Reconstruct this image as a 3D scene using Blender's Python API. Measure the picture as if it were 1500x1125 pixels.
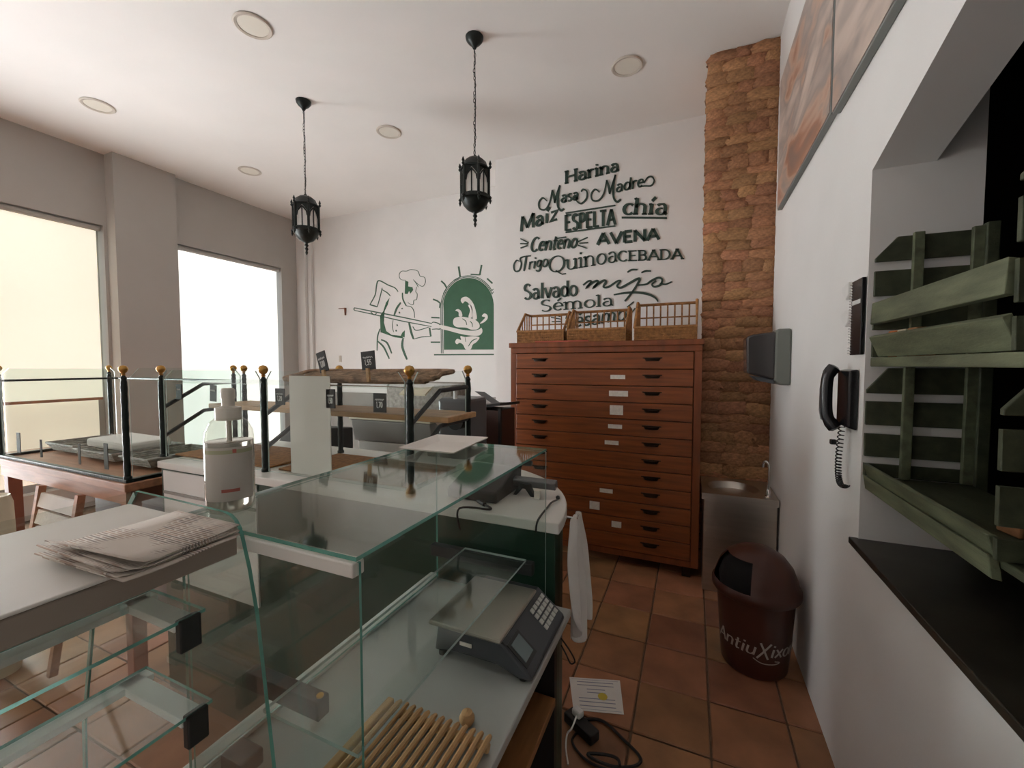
import bpy, bmesh, math, random
from mathutils import Vector, Matrix
random.seed(7)
for o in list(bpy.data.objects): bpy.data.objects.remove(o)
SC = bpy.context.scene; COL = SC.collection
R = math.radians
# ------------------------------------------------------------------ camera
F, CX, CY, H = 612.0, 750.0, 562.5, 1.55
YAW, PITCH = R(23.4), R(2.6)
FWD = Vector((-math.sin(YAW)*math.cos(PITCH), math.cos(YAW)*math.cos(PITCH), -math.sin(PITCH)))
RGT = Vector((math.cos(YAW), math.sin(YAW), 0)); UPV = RGT.cross(FWD)
EYE = Vector((0, 0, H))
cam = bpy.data.cameras.new('camera'); cam.sensor_fit = 'HORIZONTAL'; cam.sensor_width = 36
cam.lens = F/1500*36; cam.clip_start = .01; cam.clip_end = 100
co = bpy.data.objects.new('camera', cam); COL.objects.link(co)
co.matrix_world = Matrix(((RGT.x, UPV.x, -FWD.x, 0), (RGT.y, UPV.y, -FWD.y, 0), (RGT.z, UPV.z, -FWD.z, H), (0, 0, 0, 1)))
SC.camera = co
def ray(x, y): return FWD+RGT*((x-CX)/F)-UPV*((y-CY)/F)
def PZ(x, y, z): d = ray(x, y); return EYE+d*((z-H)/d.z)
def PY(x, y, v): d = ray(x, y); return EYE+d*(v/d.y)
def PX(x, y, v): d = ray(x, y); return EYE+d*(v/d.x)
# ------------------------------------------------------------------ world, exposure
W = bpy.data.worlds.new('sky'); SC.world = W; W.use_nodes = True
W.node_tree.nodes['Background'].inputs[0].default_value = (.75, .85, 1, 1)
W.node_tree.nodes['Background'].inputs[1].default_value = 1.0
vs = SC.view_settings; vs.view_transform = 'Standard'; vs.look = 'None'; vs.gamma = 1; vs.use_curve_mapping = False
vs.exposure = 0.5
BLIND_SEEN, BLIND_SIDE, DOOR_LIGHT = .66, .46, 20.5     # daylight through the shop windows and the glass shop door

# ------------------------------------------------------------------ materials
def srgb(r, g, b):
    f = lambda c: (c/255/12.92 if c/255 <= .04045 else ((c/255+.055)/1.055)**2.4)
    return (f(r), f(g), f(b), 1)
def mat(name, col, rough=.5, metal=0, var=0.0, vscale=8, bump=0.0, bscale=60, stretch=None, rnd=0.0, spec=.5, trans=0, coat=0, detail=3):
    m = bpy.data.materials.new(name); m.use_nodes = True; n = m.node_tree; b = n.nodes['Principled BSDF']
    b.inputs['Base Color'].default_value = col; b.inputs['Roughness'].default_value = rough
    b.inputs['Metallic'].default_value = metal; b.inputs['Specular IOR Level'].default_value = spec
    if coat: b.inputs['Coat Weight'].default_value = coat; b.inputs['Coat Roughness'].default_value = .15
    if trans: b.inputs['Transmission Weight'].default_value = trans
    if var or bump:
        tc = n.nodes.new('ShaderNodeTexCoord'); mp = n.nodes.new('ShaderNodeMapping')
        if stretch: mp.inputs['Scale'].default_value = stretch
        n.links.new(tc.outputs['Object'], mp.inputs[0])
    last = None
    if var:
        t = n.nodes.new('ShaderNodeTexNoise'); t.inputs['Scale'].default_value = vscale; t.inputs['Detail'].default_value = detail
        n.links.new(mp.outputs[0], t.inputs[0])
        r = n.nodes.new('ShaderNodeValToRGB')
        r.color_ramp.elements[0].position = .3; r.color_ramp.elements[1].position = .7
        r.color_ramp.elements[0].color = [max(0, c*(1-var)) for c in col[:3]]+[1]
        r.color_ramp.elements[1].color = [min(1, c*(1+var)) for c in col[:3]]+[1]
        n.links.new(t.outputs[0], r.inputs[0]); last = r.outputs[0]
    if rnd:
        oi = n.nodes.new('ShaderNodeObjectInfo'); hs = n.nodes.new('ShaderNodeHueSaturation')
        mr = n.nodes.new('ShaderNodeMapRange'); mr.inputs[3].default_value = 1-rnd; mr.inputs[4].default_value = 1+rnd
        n.links.new(oi.outputs['Random'], mr.inputs[0]); n.links.new(mr.outputs[0], hs.inputs['Value'])
        mu = n.nodes.new('ShaderNodeMath'); mu.operation = 'MULTIPLY'; mu.inputs[1].default_value = 7.31
        fr = n.nodes.new('ShaderNodeMath'); fr.operation = 'FRACT'
        n.links.new(oi.outputs['Random'], mu.inputs[0]); n.links.new(mu.outputs[0], fr.inputs[0])
        m2 = n.nodes.new('ShaderNodeMapRange'); m2.inputs[3].default_value = .5-rnd*.05; m2.inputs[4].default_value = .5+rnd*.05
        n.links.new(fr.outputs[0], m2.inputs[0]); n.links.new(m2.outputs[0], hs.inputs['Hue'])
        if last: n.links.new(last, hs.inputs['Color'])
        else: hs.inputs['Color'].default_value = col
        last = hs.outputs[0]
    if last: n.links.new(last, b.inputs['Base Color'])
    if bump:
        t = n.nodes.new('ShaderNodeTexNoise'); t.inputs['Scale'].default_value = bscale; t.inputs['Detail'].default_value = 4
        n.links.new(mp.outputs[0], t.inputs[0])
        bp = n.nodes.new('ShaderNodeBump'); bp.inputs['Strength'].default_value = bump; bp.inputs['Distance'].default_value = .01
        n.links.new(t.outputs[0], bp.inputs['Height']); n.links.new(bp.outputs[0], b.inputs['Normal'])
    return m
def emis(name, col, strength, var=.06, vscale=6):
    m = mat(name, col, .8); n = m.node_tree; b = n.nodes['Principled BSDF']
    tc = n.nodes.new('ShaderNodeTexCoord'); t = n.nodes.new('ShaderNodeTexNoise'); t.inputs['Scale'].default_value = vscale
    n.links.new(tc.outputs['Object'], t.inputs[0])
    mr = n.nodes.new('ShaderNodeMapRange'); mr.inputs[1].default_value = .3; mr.inputs[2].default_value = .7
    mr.inputs[3].default_value = strength*(1-var); mr.inputs[4].default_value = strength*(1+var)
    n.links.new(t.outputs[0], mr.inputs[0]); n.links.new(mr.outputs[0], b.inputs['Emission Strength'])
    b.inputs['Emission Color'].default_value = col
    return m
def glass(name, tint, refl=1.0):
    m = bpy.data.materials.new(name); m.use_nodes = True; n = m.node_tree; n.nodes.remove(n.nodes['Principled BSDF'])
    out = n.nodes['Material Output']; mx = n.nodes.new('ShaderNodeMixShader'); tr = n.nodes.new('ShaderNodeBsdfTransparent')
    gl = n.nodes.new('ShaderNodeBsdfGlossy'); gl.inputs['Roughness'].default_value = .05
    tr.inputs[0].default_value = tint; fr = n.nodes.new('ShaderNodeFresnel'); fr.inputs[0].default_value = 1.5
    ge = n.nodes.new('ShaderNodeNewGeometry'); s = n.nodes.new('ShaderNodeMath'); s.operation = 'SUBTRACT'; s.inputs[0].default_value = refl
    k = n.nodes.new('ShaderNodeMath'); k.operation = 'MULTIPLY'; k.use_clamp = True
    n.links.new(ge.outputs['Backfacing'], s.inputs[1]); n.links.new(fr.outputs[0], k.inputs[0]); n.links.new(s.outputs[0], k.inputs[1])
    n.links.new(k.outputs[0], mx.inputs[0]); n.links.new(tr.outputs[0], mx.inputs[1]); n.links.new(gl.outputs[0], mx.inputs[2])
    n.links.new(mx.outputs[0], out.inputs[0])
    return m
M = dict(
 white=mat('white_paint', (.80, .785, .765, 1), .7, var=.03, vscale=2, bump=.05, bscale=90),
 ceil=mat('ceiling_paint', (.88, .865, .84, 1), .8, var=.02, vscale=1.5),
 backlitwall=mat('backlit_wall_grey', (.47, .45, .42, 1), .75, var=.03, vscale=2),  # grey base colour carries the backlit shade of the window wall
 dado=mat('grey_dado', (.30, .28, .26, 1), .6, var=.05),
 black=mat('backroom_darkness', (.012, .011, .010, 1), .8),  # near-black colour stands for the darkness of the back room
 grout=mat('grout', (.16, .10, .065, 1), .9, var=.2, vscale=30),
 tile=mat('terracotta', (.32, .145, .070, 1), .42, var=.32, vscale=4.5, rnd=.26, bump=.08, bscale=14, detail=5),
 brick=mat('old_brick', (.38, .185, .090, 1), .85, var=.36, vscale=7, rnd=.20, bump=.28, bscale=22, detail=6),
 mortar=mat('brick_mortar', (.34, .160, .075, 1), .95, var=.35, vscale=20, bump=.8, bscale=40),
 sill=mat('sill_stone', (.030, .027, .020, 1), .34, var=.5, vscale=7, spec=.4),
 steel=mat('stainless', (.62, .58, .52, 1), .33, 1, var=.08, vscale=3, stretch=(1, 1, 12)),
 chrome=mat('chrome', (.8, .8, .8, 1), .12, 1),
 greenpaint=mat('green_shelf_paint', (.050, .058, .032, 1), .55, var=.35, vscale=5, stretch=(6, 1, 6), bump=.15, bscale=50, detail=6),
 greenlight=mat('green_worn_paint', (.115, .130, .076, 1), .55, var=.40, vscale=6, stretch=(6, 1, 6), bump=.15, bscale=50, detail=6),
 darkgreen=mat('dark_green_panel', (.012, .042, .024, 1), .42, var=.15, vscale=2),
 letters=mat('letter_green', (.022, .050, .036, 1), .55),
 mural=mat('mural_green', (.032, .115, .058, 1), .6, var=.08),
 muralline=mat('mural_line_green', (.055, .125, .08, 1), .6),
 muralwhite=mat('mural_white', (.80, .78, .74, 1), .7),
 wood=mat('cabinet_wood', (.235, .062, .0145, 1), .40, var=.28, vscale=3, stretch=(1, 3, 14), bump=.04, bscale=30, coat=.05, detail=6),
 woodd=mat('cabinet_wood_frame', (.21, .055, .0145, 1), .42, var=.25, vscale=3, stretch=(6, 3, 1), coat=.05, detail=6),
 handle=mat('handle_bronze', (.035, .022, .014, 1), .35, .7),
 card=mat('card', (.78, .73, .66, 1), .7, var=.08, vscale=60),
 wicker=mat('wicker', (.36, .165, .052, 1), .6, var=.35, vscale=40, bump=.4, bscale=120),
 wickerd=mat('dark_wicker', (.30, .19, .115, 1), .75, var=.45, vscale=30, bump=.6, bscale=90),
 mat_=mat('woven_mat', (.36, .155, .045, 1), .75, var=.3, vscale=60, bump=.5, bscale=140),
 iron=mat('black_iron', (.012, .017, .015, 1), .42, .4, var=.4, vscale=30),
 postblk=mat('post_black', (.014, .020, .018, 1), .38, .5, bump=.3, bscale=90),
 brass=mat('brass', (.52, .30, .09, 1), .28, 1),
 frost=mat('lantern_glass', (.86, .85, .82, 1), .3, var=.05, vscale=30),
 counter=mat('counter_laminate', (.72, .70, .66, 1), .33, var=.04, vscale=3),
 worktop=mat('worktop_laminate', (.44, .45, .43, 1), .30, var=.05, vscale=5),
 whitemetal=mat('white_metal', (.74, .71, .66, 1), .42, var=.03),
 taupe=mat('taupe_edge', (.30, .25, .205, 1), .5, var=.08, vscale=6),
 rail=mat('white_rail', (.66, .70, .66, 1), .45),
 cap=mat('black_cap', (.012, .012, .012, 1), .5),
 bar=mat('dark_bar', (.030, .032, .032, 1), .45),
 bluegrey=mat('scale_grey', (.055, .060, .068, 1), .42),
 plate=mat('scale_plate', (.36, .34, .30, 1), .32, 1, var=.05),
 lcd=mat('scale_display', (.16, .21, .22, 1), .25),
 key=mat('scale_key', (.62, .62, .58, 1), .5),
 pale=mat('pale_wood', (.56, .34, .155, 1), .55, var=.18, vscale=8, stretch=(8, 1, 8)),
 board=mat('shelf_board_wood', (.48, .27, .12, 1), .5, var=.2, vscale=5, stretch=(1, 8, 8)),
 orangewood=mat('under_shelf_wood', (.34, .145, .048, 1), .5, var=.2, vscale=5, stretch=(8, 1, 8)),
 tablewood=mat('table_wood', (.42, .20, .11, 1), .5, var=.2, vscale=5, stretch=(1, 8, 8)),
 redwood=mat('leg_wood', (.20, .065, .035, 1), .5, var=.2, vscale=5),
 cream=mat('cream_plastic', (.70, .63, .48, 1), .5, var=.03),
 paper=mat('paper', (.78, .74, .69, 1), .8, var=.03, vscale=10),
 chalk=mat('chalk_sign', (.022, .020, .020, 1), .6, var=.2),
 chalkw=mat('chalk_white', (.62, .62, .60, 1), .8),
 brownpl=mat('bin_plastic', (.062, .018, .010, 1), .38, var=.1, vscale=6),
 binhole=mat('bin_inside', (.004, .003, .003, 1), .9),
 binprint=mat('bin_print', (.46, .42, .38, 1), .6),
 smoke=mat('smoked_plastic', (.045, .040, .040, 1), .12, spec=.6),
 disp=mat('dispenser_grey', (.16, .17, .15, 1), .35),
 phone=mat('phone_black', (.010, .010, .012, 1), .25),
 phonegrey=mat('phone_grey', (.12, .12, .125, 1), .3),
 cable=mat('cable_black', (.012, .010, .009, 1), .5),
 plasticw=mat('plastic_white', (.75, .74, .72, 1), .4),
 cloth=mat('white_cloth', (.78, .74, .70, 1), .85, var=.05, bump=.2, bscale=40),
 darkbrown=mat('dark_brown_panel', (.055, .020, .012, 1), .5, var=.1),
 greyweave=mat('grey_tray', (.36, .33, .29, 1), .7, var=.3, vscale=40, bump=.4, bscale=90),
 red=mat('red_sheet', (.45, .09, .05, 1), .6), orange=mat('orange_pack', (.55, .15, .03, 1), .5),
 yellow=mat('seal_yellow', (.62, .48, .06, 1), .6), ink=mat('print_ink', (.30, .30, .36, 1), .8),
 cork=mat('cork', (.36, .18, .08, 1), .8, var=.2, vscale=40),
 liquid=mat('gel', (.62, .60, .55, 1), .15, trans=.55), pump=mat('pump_plastic', (.66, .62, .54, 1), .4),
 blabel=mat('bottle_label', (.52, .48, .43, 1), .6), pink=mat('label_red', (.42, .12, .09, 1), .6), green2=mat('label_olive', (.38, .38, .24, 1), .6),
 frame=mat('window_frame', (.42, .40, .37, 1), .5), picframe=mat('canvas_edge', (.22, .23, .22, 1), .6),
 ring=mat('downlight_ring', (.60, .55, .48, 1), .5), diff=mat('downlight_face', (.80, .77, .68, 1), .5),
 gedge=mat('glass_edge', (.11, .34, .28, 1), .2, trans=.2), gedge2=mat('glass_edge_pale', (.45, .55, .52, 1), .2),
 glass=glass('clear_glass', (.94, .965, .95, 1), 1.1), dglass=glass('display_glass', (.94, .965, .955, 1), .3), gtop=glass('green_glass', (.84, .90, .865, 1), 1.35), bottle=glass('bottle_clear', (.90, .89, .86, 1)),
)
def newsprint():
    m = mat('newsprint', (.62, .55, .48, 1), .85); n = m.node_tree; b = n.nodes['Principled BSDF']
    tc = n.nodes.new('ShaderNodeTexCoord'); mp = n.nodes.new('ShaderNodeMapping'); mp.inputs['Scale'].default_value = (60, 160, 1)
    n.links.new(tc.outputs['Object'], mp.inputs[0])
    br = n.nodes.new('ShaderNodeTexBrick'); br.inputs['Scale'].default_value = 1; br.inputs['Mortar Size'].default_value = .12
    br.inputs['Color1'].default_value = (.22, .19, .17, 1); br.inputs['Color2'].default_value = (.50, .36, .28, 1); br.inputs['Mortar'].default_value = (.68, .62, .55, 1)
    br.inputs['Row Height'].default_value = .55; br.inputs['Brick Width'].default_value = 3.2
    n.links.new(mp.outputs[0], br.inputs[0])
    t = n.nodes.new('ShaderNodeTexNoise'); t.inputs['Scale'].default_value = 16; n.links.new(tc.outputs['Object'], t.inputs[0])
    rp = n.nodes.new('ShaderNodeValToRGB'); rp.color_ramp.elements[0].position = .46; rp.color_ramp.elements[1].position = .56
    n.links.new(t.outputs[0], rp.inputs[0])
    mx = n.nodes.new('ShaderNodeMixRGB'); mx.inputs[2].default_value = (.64, .57, .50, 1)
    n.links.new(rp.outputs[0], mx.inputs[0]); n.links.new(br.outputs[0], mx.inputs[1]); n.links.new(mx.outputs[0], b.inputs['Base Color'])
    return m
M['news'] = newsprint()
def artwork(name, seed):
    m = mat(name, (.5, .4, .3, 1), .35); n = m.node_tree; b = n.nodes['Principled BSDF']
    tc = n.nodes.new('ShaderNodeTexCoord'); mp = n.nodes.new('ShaderNodeMapping'); mp.inputs['Scale'].default_value = (1, 1.1, 3.2)
    mp.inputs['Location'].default_value = (seed, seed*2, 0); mp.inputs['Rotation'].default_value = (.35, 0, 0)
    n.links.new(tc.outputs['Object'], mp.inputs[0])
    t = n.nodes.new('ShaderNodeTexNoise'); t.inputs['Scale'].default_value = 1.3; t.inputs['Detail'].default_value = 3; t.inputs['Distortion'].default_value = .6
    n.links.new(mp.outputs[0], t.inputs[0])
    r = n.nodes.new('ShaderNodeValToRGB'); e = r.color_ramp.elements
    e[0].position = .28; e[0].color = srgb(138, 116, 106); e[1].position = .75; e[1].color = srgb(222, 205, 194)
    for p, c in ((.38, srgb(172, 124, 100)), (.44, srgb(200, 168, 148)), (.50, srgb(160, 148, 142)), (.60, srgb(204, 186, 174))):
        k = e.new(p); k.color = c
    n.links.new(t.outputs[0], r.inputs[0]); n.links.new(r.outputs[0], b.inputs['Base Color'])
    return m

# ------------------------------------------------------------------ mesh builder
BASE = {}
class MB:
    def __init__(s): s.v = []; s.f = []; s.m = []
    def add(s, vs_, fs, m=0):
        k = len(s.v); s.v += [Vector(p) for p in vs_]; s.f += [[i+k for i in f] for f in fs]; s.m += [m]*len(fs); return s
    def box(s, x0, x1, y0, y1, z0, z1, m=0):
        return s.add([(x, y, z) for z in (z0, z1) for y in (y0, y1) for x in (x0, x1)],
                     [(0, 2, 3, 1), (4, 5, 7, 6), (0, 1, 5, 4), (2, 6, 7, 3), (0, 4, 6, 2), (1, 3, 7, 5)], m)
    def obox(s, c, size, rot=(0, 0, 0), m=0):
        mt = Matrix.Rotation(rot[2], 3, 'Z') @ Matrix.Rotation(rot[1], 3, 'Y') @ Matrix.Rotation(rot[0], 3, 'X')
        a, b, d = [q/2 for q in size]
        return s.add([Vector(c)+mt @ Vector((x, y, z)) for z in (-d, d) for y in (-b, b) for x in (-a, a)],
                     [(0, 2, 3, 1), (4, 5, 7, 6), (0, 1, 5, 4), (2, 6, 7, 3), (0, 4, 6, 2), (1, 3, 7, 5)], m)
    def prism(s, poly, axis, a0, a1, m=0, mside=None):
        n = len(poly)
        def P(p, a): return {'x': (a, p[0], p[1]), 'y': (p[0], a, p[1]), 'z': (p[0], p[1], a)}[axis]
        vs_ = [P(p, a0) for p in poly]+[P(p, a1) for p in poly]
        k = len(s.v); s.v += [Vector(p) for p in vs_]
        s.f += [[k+i for i in range(n)][::-1], [k+n+i for i in range(n)]]; s.m += [m, m]
        for i in range(n):
            j = (i+1) % n; s.f.append([k+i, k+j, k+n+j, k+n+i]); s.m.append(m if mside is None else mside)
        return s
    def tube(s, path, r, n=8, m=0, caps=True):
        path = [Vector(p) for p in path]; rr = r if isinstance(r, (list, tuple)) else [r]*len(path)
        k = len(s.v); t0 = (path[1]-path[0]).normalized()
        u = t0.orthogonal().normalized()
        for i, p in enumerate(path):
            t = (path[min(i+1, len(path)-1)]-path[max(i-1, 0)])
            t = t.normalized() if t.length > 1e-9 else t0
            u = (u-t*u.dot(t)); u = u.normalized() if u.length > 1e-6 else t.orthogonal().normalized()
            w = t.cross(u)
            for j in range(n):
                a = 2*math.pi*j/n; s.v.append(p+(u*math.cos(a)+w*math.sin(a))*rr[i])
        for i in range(len(path)-1):
            for j in range(n):
                a, b = k+i*n+j, k+i*n+(j+1) % n
                s.f.append([a, b, b+n, a+n]); s.m.append(m)
        if caps:
            s.f.append([k+j for j in range(n)][::-1]); s.m.append(m)
            e = k+(len(path)-1)*n; s.f.append([e+j for j in range(n)]); s.m.append(m)
        return s
    def lathe(s, prof, c=(0, 0, 0), n=24, m=0, a0=0.0):
        c = Vector(c); k = len(s.v)
        for r, z in prof:
            for j in range(n):
                a = 2*math.pi*j/n+a0; s.v.append(c+Vector((max(r, 1e-4)*math.cos(a), max(r, 1e-4)*math.sin(a), z)))
        for i in range(len(prof)-1):
            for j in range(n):
                a, b = k+i*n+j, k+i*n+(j+1) % n
                s.f.append([a, b, b+n, a+n]); s.m.append(m)
        s.f.append([k+j for j in range(n)][::-1]); s.m.append(m)
        e = k+(len(prof)-1)*n; s.f.append([e+j for j in range(n)]); s.m.append(m)
        return s
    def torus(s, c, R_, r, ax='z', n=24, k=6, m=0, sx=1, sy=1):
        pts = []
        for i in range(n+1):
            a = 2*math.pi*i/n; p, q = R_*math.cos(a)*sx, R_*math.sin(a)*sy
            pts.append(Vector(c)+Vector({'z': (p, q, 0), 'y': (p, 0, q), 'x': (0, p, q)}[ax]))
        return s.tube(pts, r, k, m, False)
    def build(s, name, mats, parent=None, loc=None, smooth=False, bevel=0.0, local=False, kind=None, segs=2):
        if not isinstance(mats, (list, tuple)): mats = [mats]
        base = BASE.get(parent.name, Vector()) if parent else Vector(loc or (0, 0, 0))
        off = Vector() if local else base
        me = bpy.data.meshes.new(name); me.from_pydata([p-off for p in s.v], [], s.f)
        for q in mats: me.materials.append(M[q] if isinstance(q, str) else q)
        me.polygons.foreach_set('material_index', s.m)
        bm = bmesh.new(); bm.from_mesh(me); bmesh.ops.recalc_face_normals(bm, faces=bm.faces); bm.to_mesh(me); bm.free()
        o = bpy.data.objects.new(name, me); COL.objects.link(o)
        if parent: o.parent = parent; BASE[o.name] = base
        else: o.location = base; BASE[o.name] = base
        if smooth:
            me.polygons.foreach_set('use_smooth', [True]*len(me.polygons))
            md = o.modifiers.new('edge', 'EDGE_SPLIT'); md.split_angle = R(40)
        if bevel:
            md = o.modifiers.new('bevel', 'BEVEL'); md.width = bevel; md.segments = segs; md.limit_method = 'ANGLE'; md.angle_limit = R(40)
        if kind: o['kind'] = kind
        return o
def tag(o, label=None, cat=None, group=None, kind=None):
    if label: o['label'] = label
    if cat: o['category'] = cat
    if group: o['group'] = group
    if kind: o['kind'] = kind
    return o
def root(name, label, cat, loc, group=None, rz=0, rx=0, ry=0):
    o = bpy.data.objects.new(name, None); COL.objects.link(o); o.empty_display_size = .05
    o.location = loc; o.rotation_euler = (rx, ry, rz); BASE[o.name] = Vector(loc)
    return tag(o, label, cat, group)
def copy_tree(o, parent=None):
    c = o.copy(); COL.objects.link(c)
    if parent: c.parent = parent
    for ch in list(o.children): copy_tree(ch, c)
    return c
def struct(o, label=None, cat=None): return tag(o, label, cat, kind='structure')
def smoothline(pts, k=5, closed=False):
    pts = [Vector(p) for p in pts]; out = []; n = len(pts)
    if n < 3: return pts
    for i in range(n if closed else n-1):
        g = (lambda j: pts[j % n]) if closed else (lambda j: pts[min(max(j, 0), n-1)])
        a, b, c, d = g(i-1), g(i), g(i+1), g(i+2)
        for t in range(k):
            t /= k
            out.append(.5*((2*b)+(c-a)*t+(2*a-5*b+4*c-d)*t*t+(3*b-a-3*c+d)*t**3))
    if not closed: out.append(pts[-1])
    return out

# ================================================================== THE SETTING
CZ = 3.885; XR = .53; YF = 4.40; YM = 5.03; YB = -3.0; XL = -6.05
# floor: grout bed and single tiles
fl = MB().box(-6.4, 3.2, YB, 5.3, -.09, -.010).build('floor', 'grout'); struct(fl, 'terracotta tiled shop floor', 'floor')
TP = .308; tx0, ty0 = -.213, 1.762
tb = MB().box(-TP/2+.004, TP/2-.004, -TP/2+.004, TP/2-.004, -.011, 0)
tile0 = tb.build('tile', 'tile', fl, bevel=.004, segs=1, local=True)
cells = []
for i in range(-19, 3):
    for j in range(-16, 12):
        x, y = tx0+(i+.5)*TP, ty0+(j+.5)*TP
        if x-TP/2 < -6.04 or y-TP/2 < YB or y+TP/2 > 5.3: continue
        if x+TP/2 > XR+.2: continue
        d = (Vector((x, y, 0))-EYE); w = d.dot(FWD)
        if w > .3 and abs(d.dot(RGT)/w*F) < 820 and abs(d.dot(UPV)/w*F) < 640:
            vis = (x > -.75 and y > .7 and y < 3.75) or (x < -1.3 and y < 3.2) or (y < 5 and x < -1.2)
            cells.append((d.length+(0 if vis else 50), x, y))
        else: cells.append((99, x, y))
cells.sort(); rest = MB(); first = True
for n_, (d, x, y) in enumerate(cells):
    if n_ < 295:
        o = tile0 if first else tile0.copy()
        if not first: COL.objects.link(o); o.parent = fl
        first = False
        o.location = (x+random.uniform(-.001, .001), y+random.uniform(-.001, .001), random.uniform(-.0015, .0015))
        o.rotation_euler = (random.uniform(-.003, .003), random.uniform(-.003, .003), random.choice((0, 1, 2, 3))*math.pi/2)
    else: rest.box(x-TP/2+.004, x+TP/2-.004, y-TP/2+.004, y+TP/2-.004, -.011, 0)
rest.build('tile_field', 'tile', fl, kind='stuff')
struct(MB().box(-6.4, 3.2, YB, 5.3, CZ, CZ+.12).build('ceiling', 'ceil'), 'white plastered shop ceiling', 'ceiling')
# right wall with the pass-through opening (its head slopes up towards the viewer)
OY, OZ = 1.76, .935
zt = lambda y: 2.19+(OY-y)*.30
w = MB()
w.prism([(OY, 0), (YF+.6, 0), (YF+.6, CZ), (OY, CZ)], 'x', XR, .805)
w.box(XR, .805, -.5, OY, 0, OZ)
w.prism([(OY, zt(OY)), (OY, CZ), (-.5, CZ), (-.5, zt(-.5))], 'x', XR, .69)
w.box(XR, .805, YB, -.5, 0, CZ)
struct(w.build('wall_right', 'white'), 'white wall with a pass-through opening', 'wall')
struct(MB().box(.505, .86, -.5, OY+.01, OZ, OZ+.022).build('trim_1', 'sill', bevel=.003), 'dark stone sill of the pass-through', 'sill')
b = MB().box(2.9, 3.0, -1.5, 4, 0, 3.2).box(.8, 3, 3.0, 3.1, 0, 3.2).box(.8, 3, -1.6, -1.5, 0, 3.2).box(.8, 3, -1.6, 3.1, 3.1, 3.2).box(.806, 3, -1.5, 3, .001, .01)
struct(b.build('wall_back_room', 'black'), 'back room behind the pass-through, its darkness coloured onto the walls', 'wall')
# far walls
struct(MB().box(-2.11, XR+.2, YF, 5.3, 0, CZ).build('wall_far', 'white'), 'white wall carrying the green lettering', 'wall')
struct(MB().box(-6.4, -2.0, YM, 5.3, 0, CZ).build('wall_mural', 'white'), 'white recessed wall carrying the baker mural', 'wall')
struct(MB().box(-5.9, -2.13, YM-.02, YM, 0, 1.12).box(-2.13, -2.11, YF-.02, YM, 0, 1.12).box(-2.13, -1.2, YF-.02, YF, 0, 1.12).build('trim_2', 'dado'), 'grey dado along the lower far walls', 'dado')
struct(MB().box(-6.4, 3.2, YB-.1, YB, 0, CZ).build('wall_rear', 'white'), 'white wall behind the viewer', 'wall')
# left wall: lintels, piers, window openings
W1 = (1.62, 2.53, .25, 3.10); W4 = (.42, 1.52, .05, 2.25); W2 = (3.19, 4.66, .20, 3.075); W3 = (YB+.2, -1.1, .05, 3.0)
w = MB()
w.box(-6.4, XL, YB, W3[0], 0, CZ).box(-6.4, XL, W3[0], W3[1], W3[3], CZ).box(-6.4, XL, W3[1], W4[0], 0, CZ).box(-6.4, XL, W4[0], W4[1], W4[3], CZ).box(-6.4, XL, W4[1], W1[0], 0, CZ)
w.box(-6.4, XL, W1[0], W1[1], W1[3], CZ).box(-6.4, XL, W1[0], W1[1], 0, W1[2]).box(-6.4, XL, W1[1], 2.56, 0, CZ)
w.box(-6.4, -5.88, 2.56, 3.17, 0, CZ)
w.box(-6.4, -5.97, 3.17, W2[0], 0, CZ).box(-6.4, -5.97, W2[0], W2[1], W2[3], CZ).box(-6.4, -5.97, W2[0], W2[1], 0, W2[2]).box(-6.4, -5.97, W2[1], YM, 0, CZ)
struct(w.build('wall_left', 'backlitwall'), 'window wall with piers, its backlit shade coloured grey', 'wall')
struct(MB().box(-5.97, -5.78, YM-.10, YM, 0, CZ-.25).box(-5.78, -5.70, YM-.05, YM, 0, CZ-.25).build('trim_3', 'plasticw', bevel=.006), 'white boxed pipe in the far left corner', 'trim')
def window(n, x, yz, em, label, bl_label, mull, zb):
    y0, y1, z0, z1 = yz
    wr = root('window_%d' % n, label, 'window', (x-.16, (y0+y1)/2, z0)); struct(wr)
    f = MB().box(x-.2, x-.13, y0, y0+.06, z0, z1).box(x-.2, x-.13, y1-.06, y1, z0, z1).box(x-.2, x-.13, y0, y1, z0, z0+.08).box(x-.2, x-.13, y0, y1, z1-.06, z1)
    for y in mull: f.box(x-.2, x-.13, y-.03, y+.03, z0, z1)
    f.build('window_frame', 'frame', wr, bevel=.004)
    ys = [y0]+list(mull)+[y1]
    for a, b_ in zip(ys[:-1], ys[1:]): MB().box(x-.17, x-.16, a+.03, b_-.03, z0+.05, z1-.05).build('pane', 'glass', wr)
    if zb is not None:
        br = root('roller_blind', bl_label, 'blind', (x-.06, (y0+y1)/2, zb), 'roller blinds on the window wall')
        MB().tube([(x-.05, y0+.02, z1-.035), (x-.05, y1-.02, z1-.035)], .03, 14).build('roller_tube', 'frame', br, smooth=True)
        MB().box(x-.062, x-.058, y0+.03, y1-.045, zb, z1-.03).build('blind_fabric', em, br)
        MB().box(x-.07, x-.05, y0+.03, y1-.045, zb-.03, zb).build('bottom_bar', 'tablewood', br, bevel=.004)
    return wr
E1 = emis('blind_cream_daylight', (1.0, .955, .80, 1), BLIND_SIDE, .05, 1.4)
E2 = emis('blind_white_daylight', (1.0, 1.0, .96, 1), BLIND_SEEN, .10, 1.6)
E3 = emis('door_daylight', (.95, .975, 1.0, 1), DOOR_LIGHT, .02)
E5 = emis('added_window_glow', (1.0, .98, .93, 1), 1.6, .05)  # glow of an unseen window, added to brighten the room
E4 = emis('lower_pane_daylight', (1.0, .90, .74, 1), .36, .08, 2)
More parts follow.
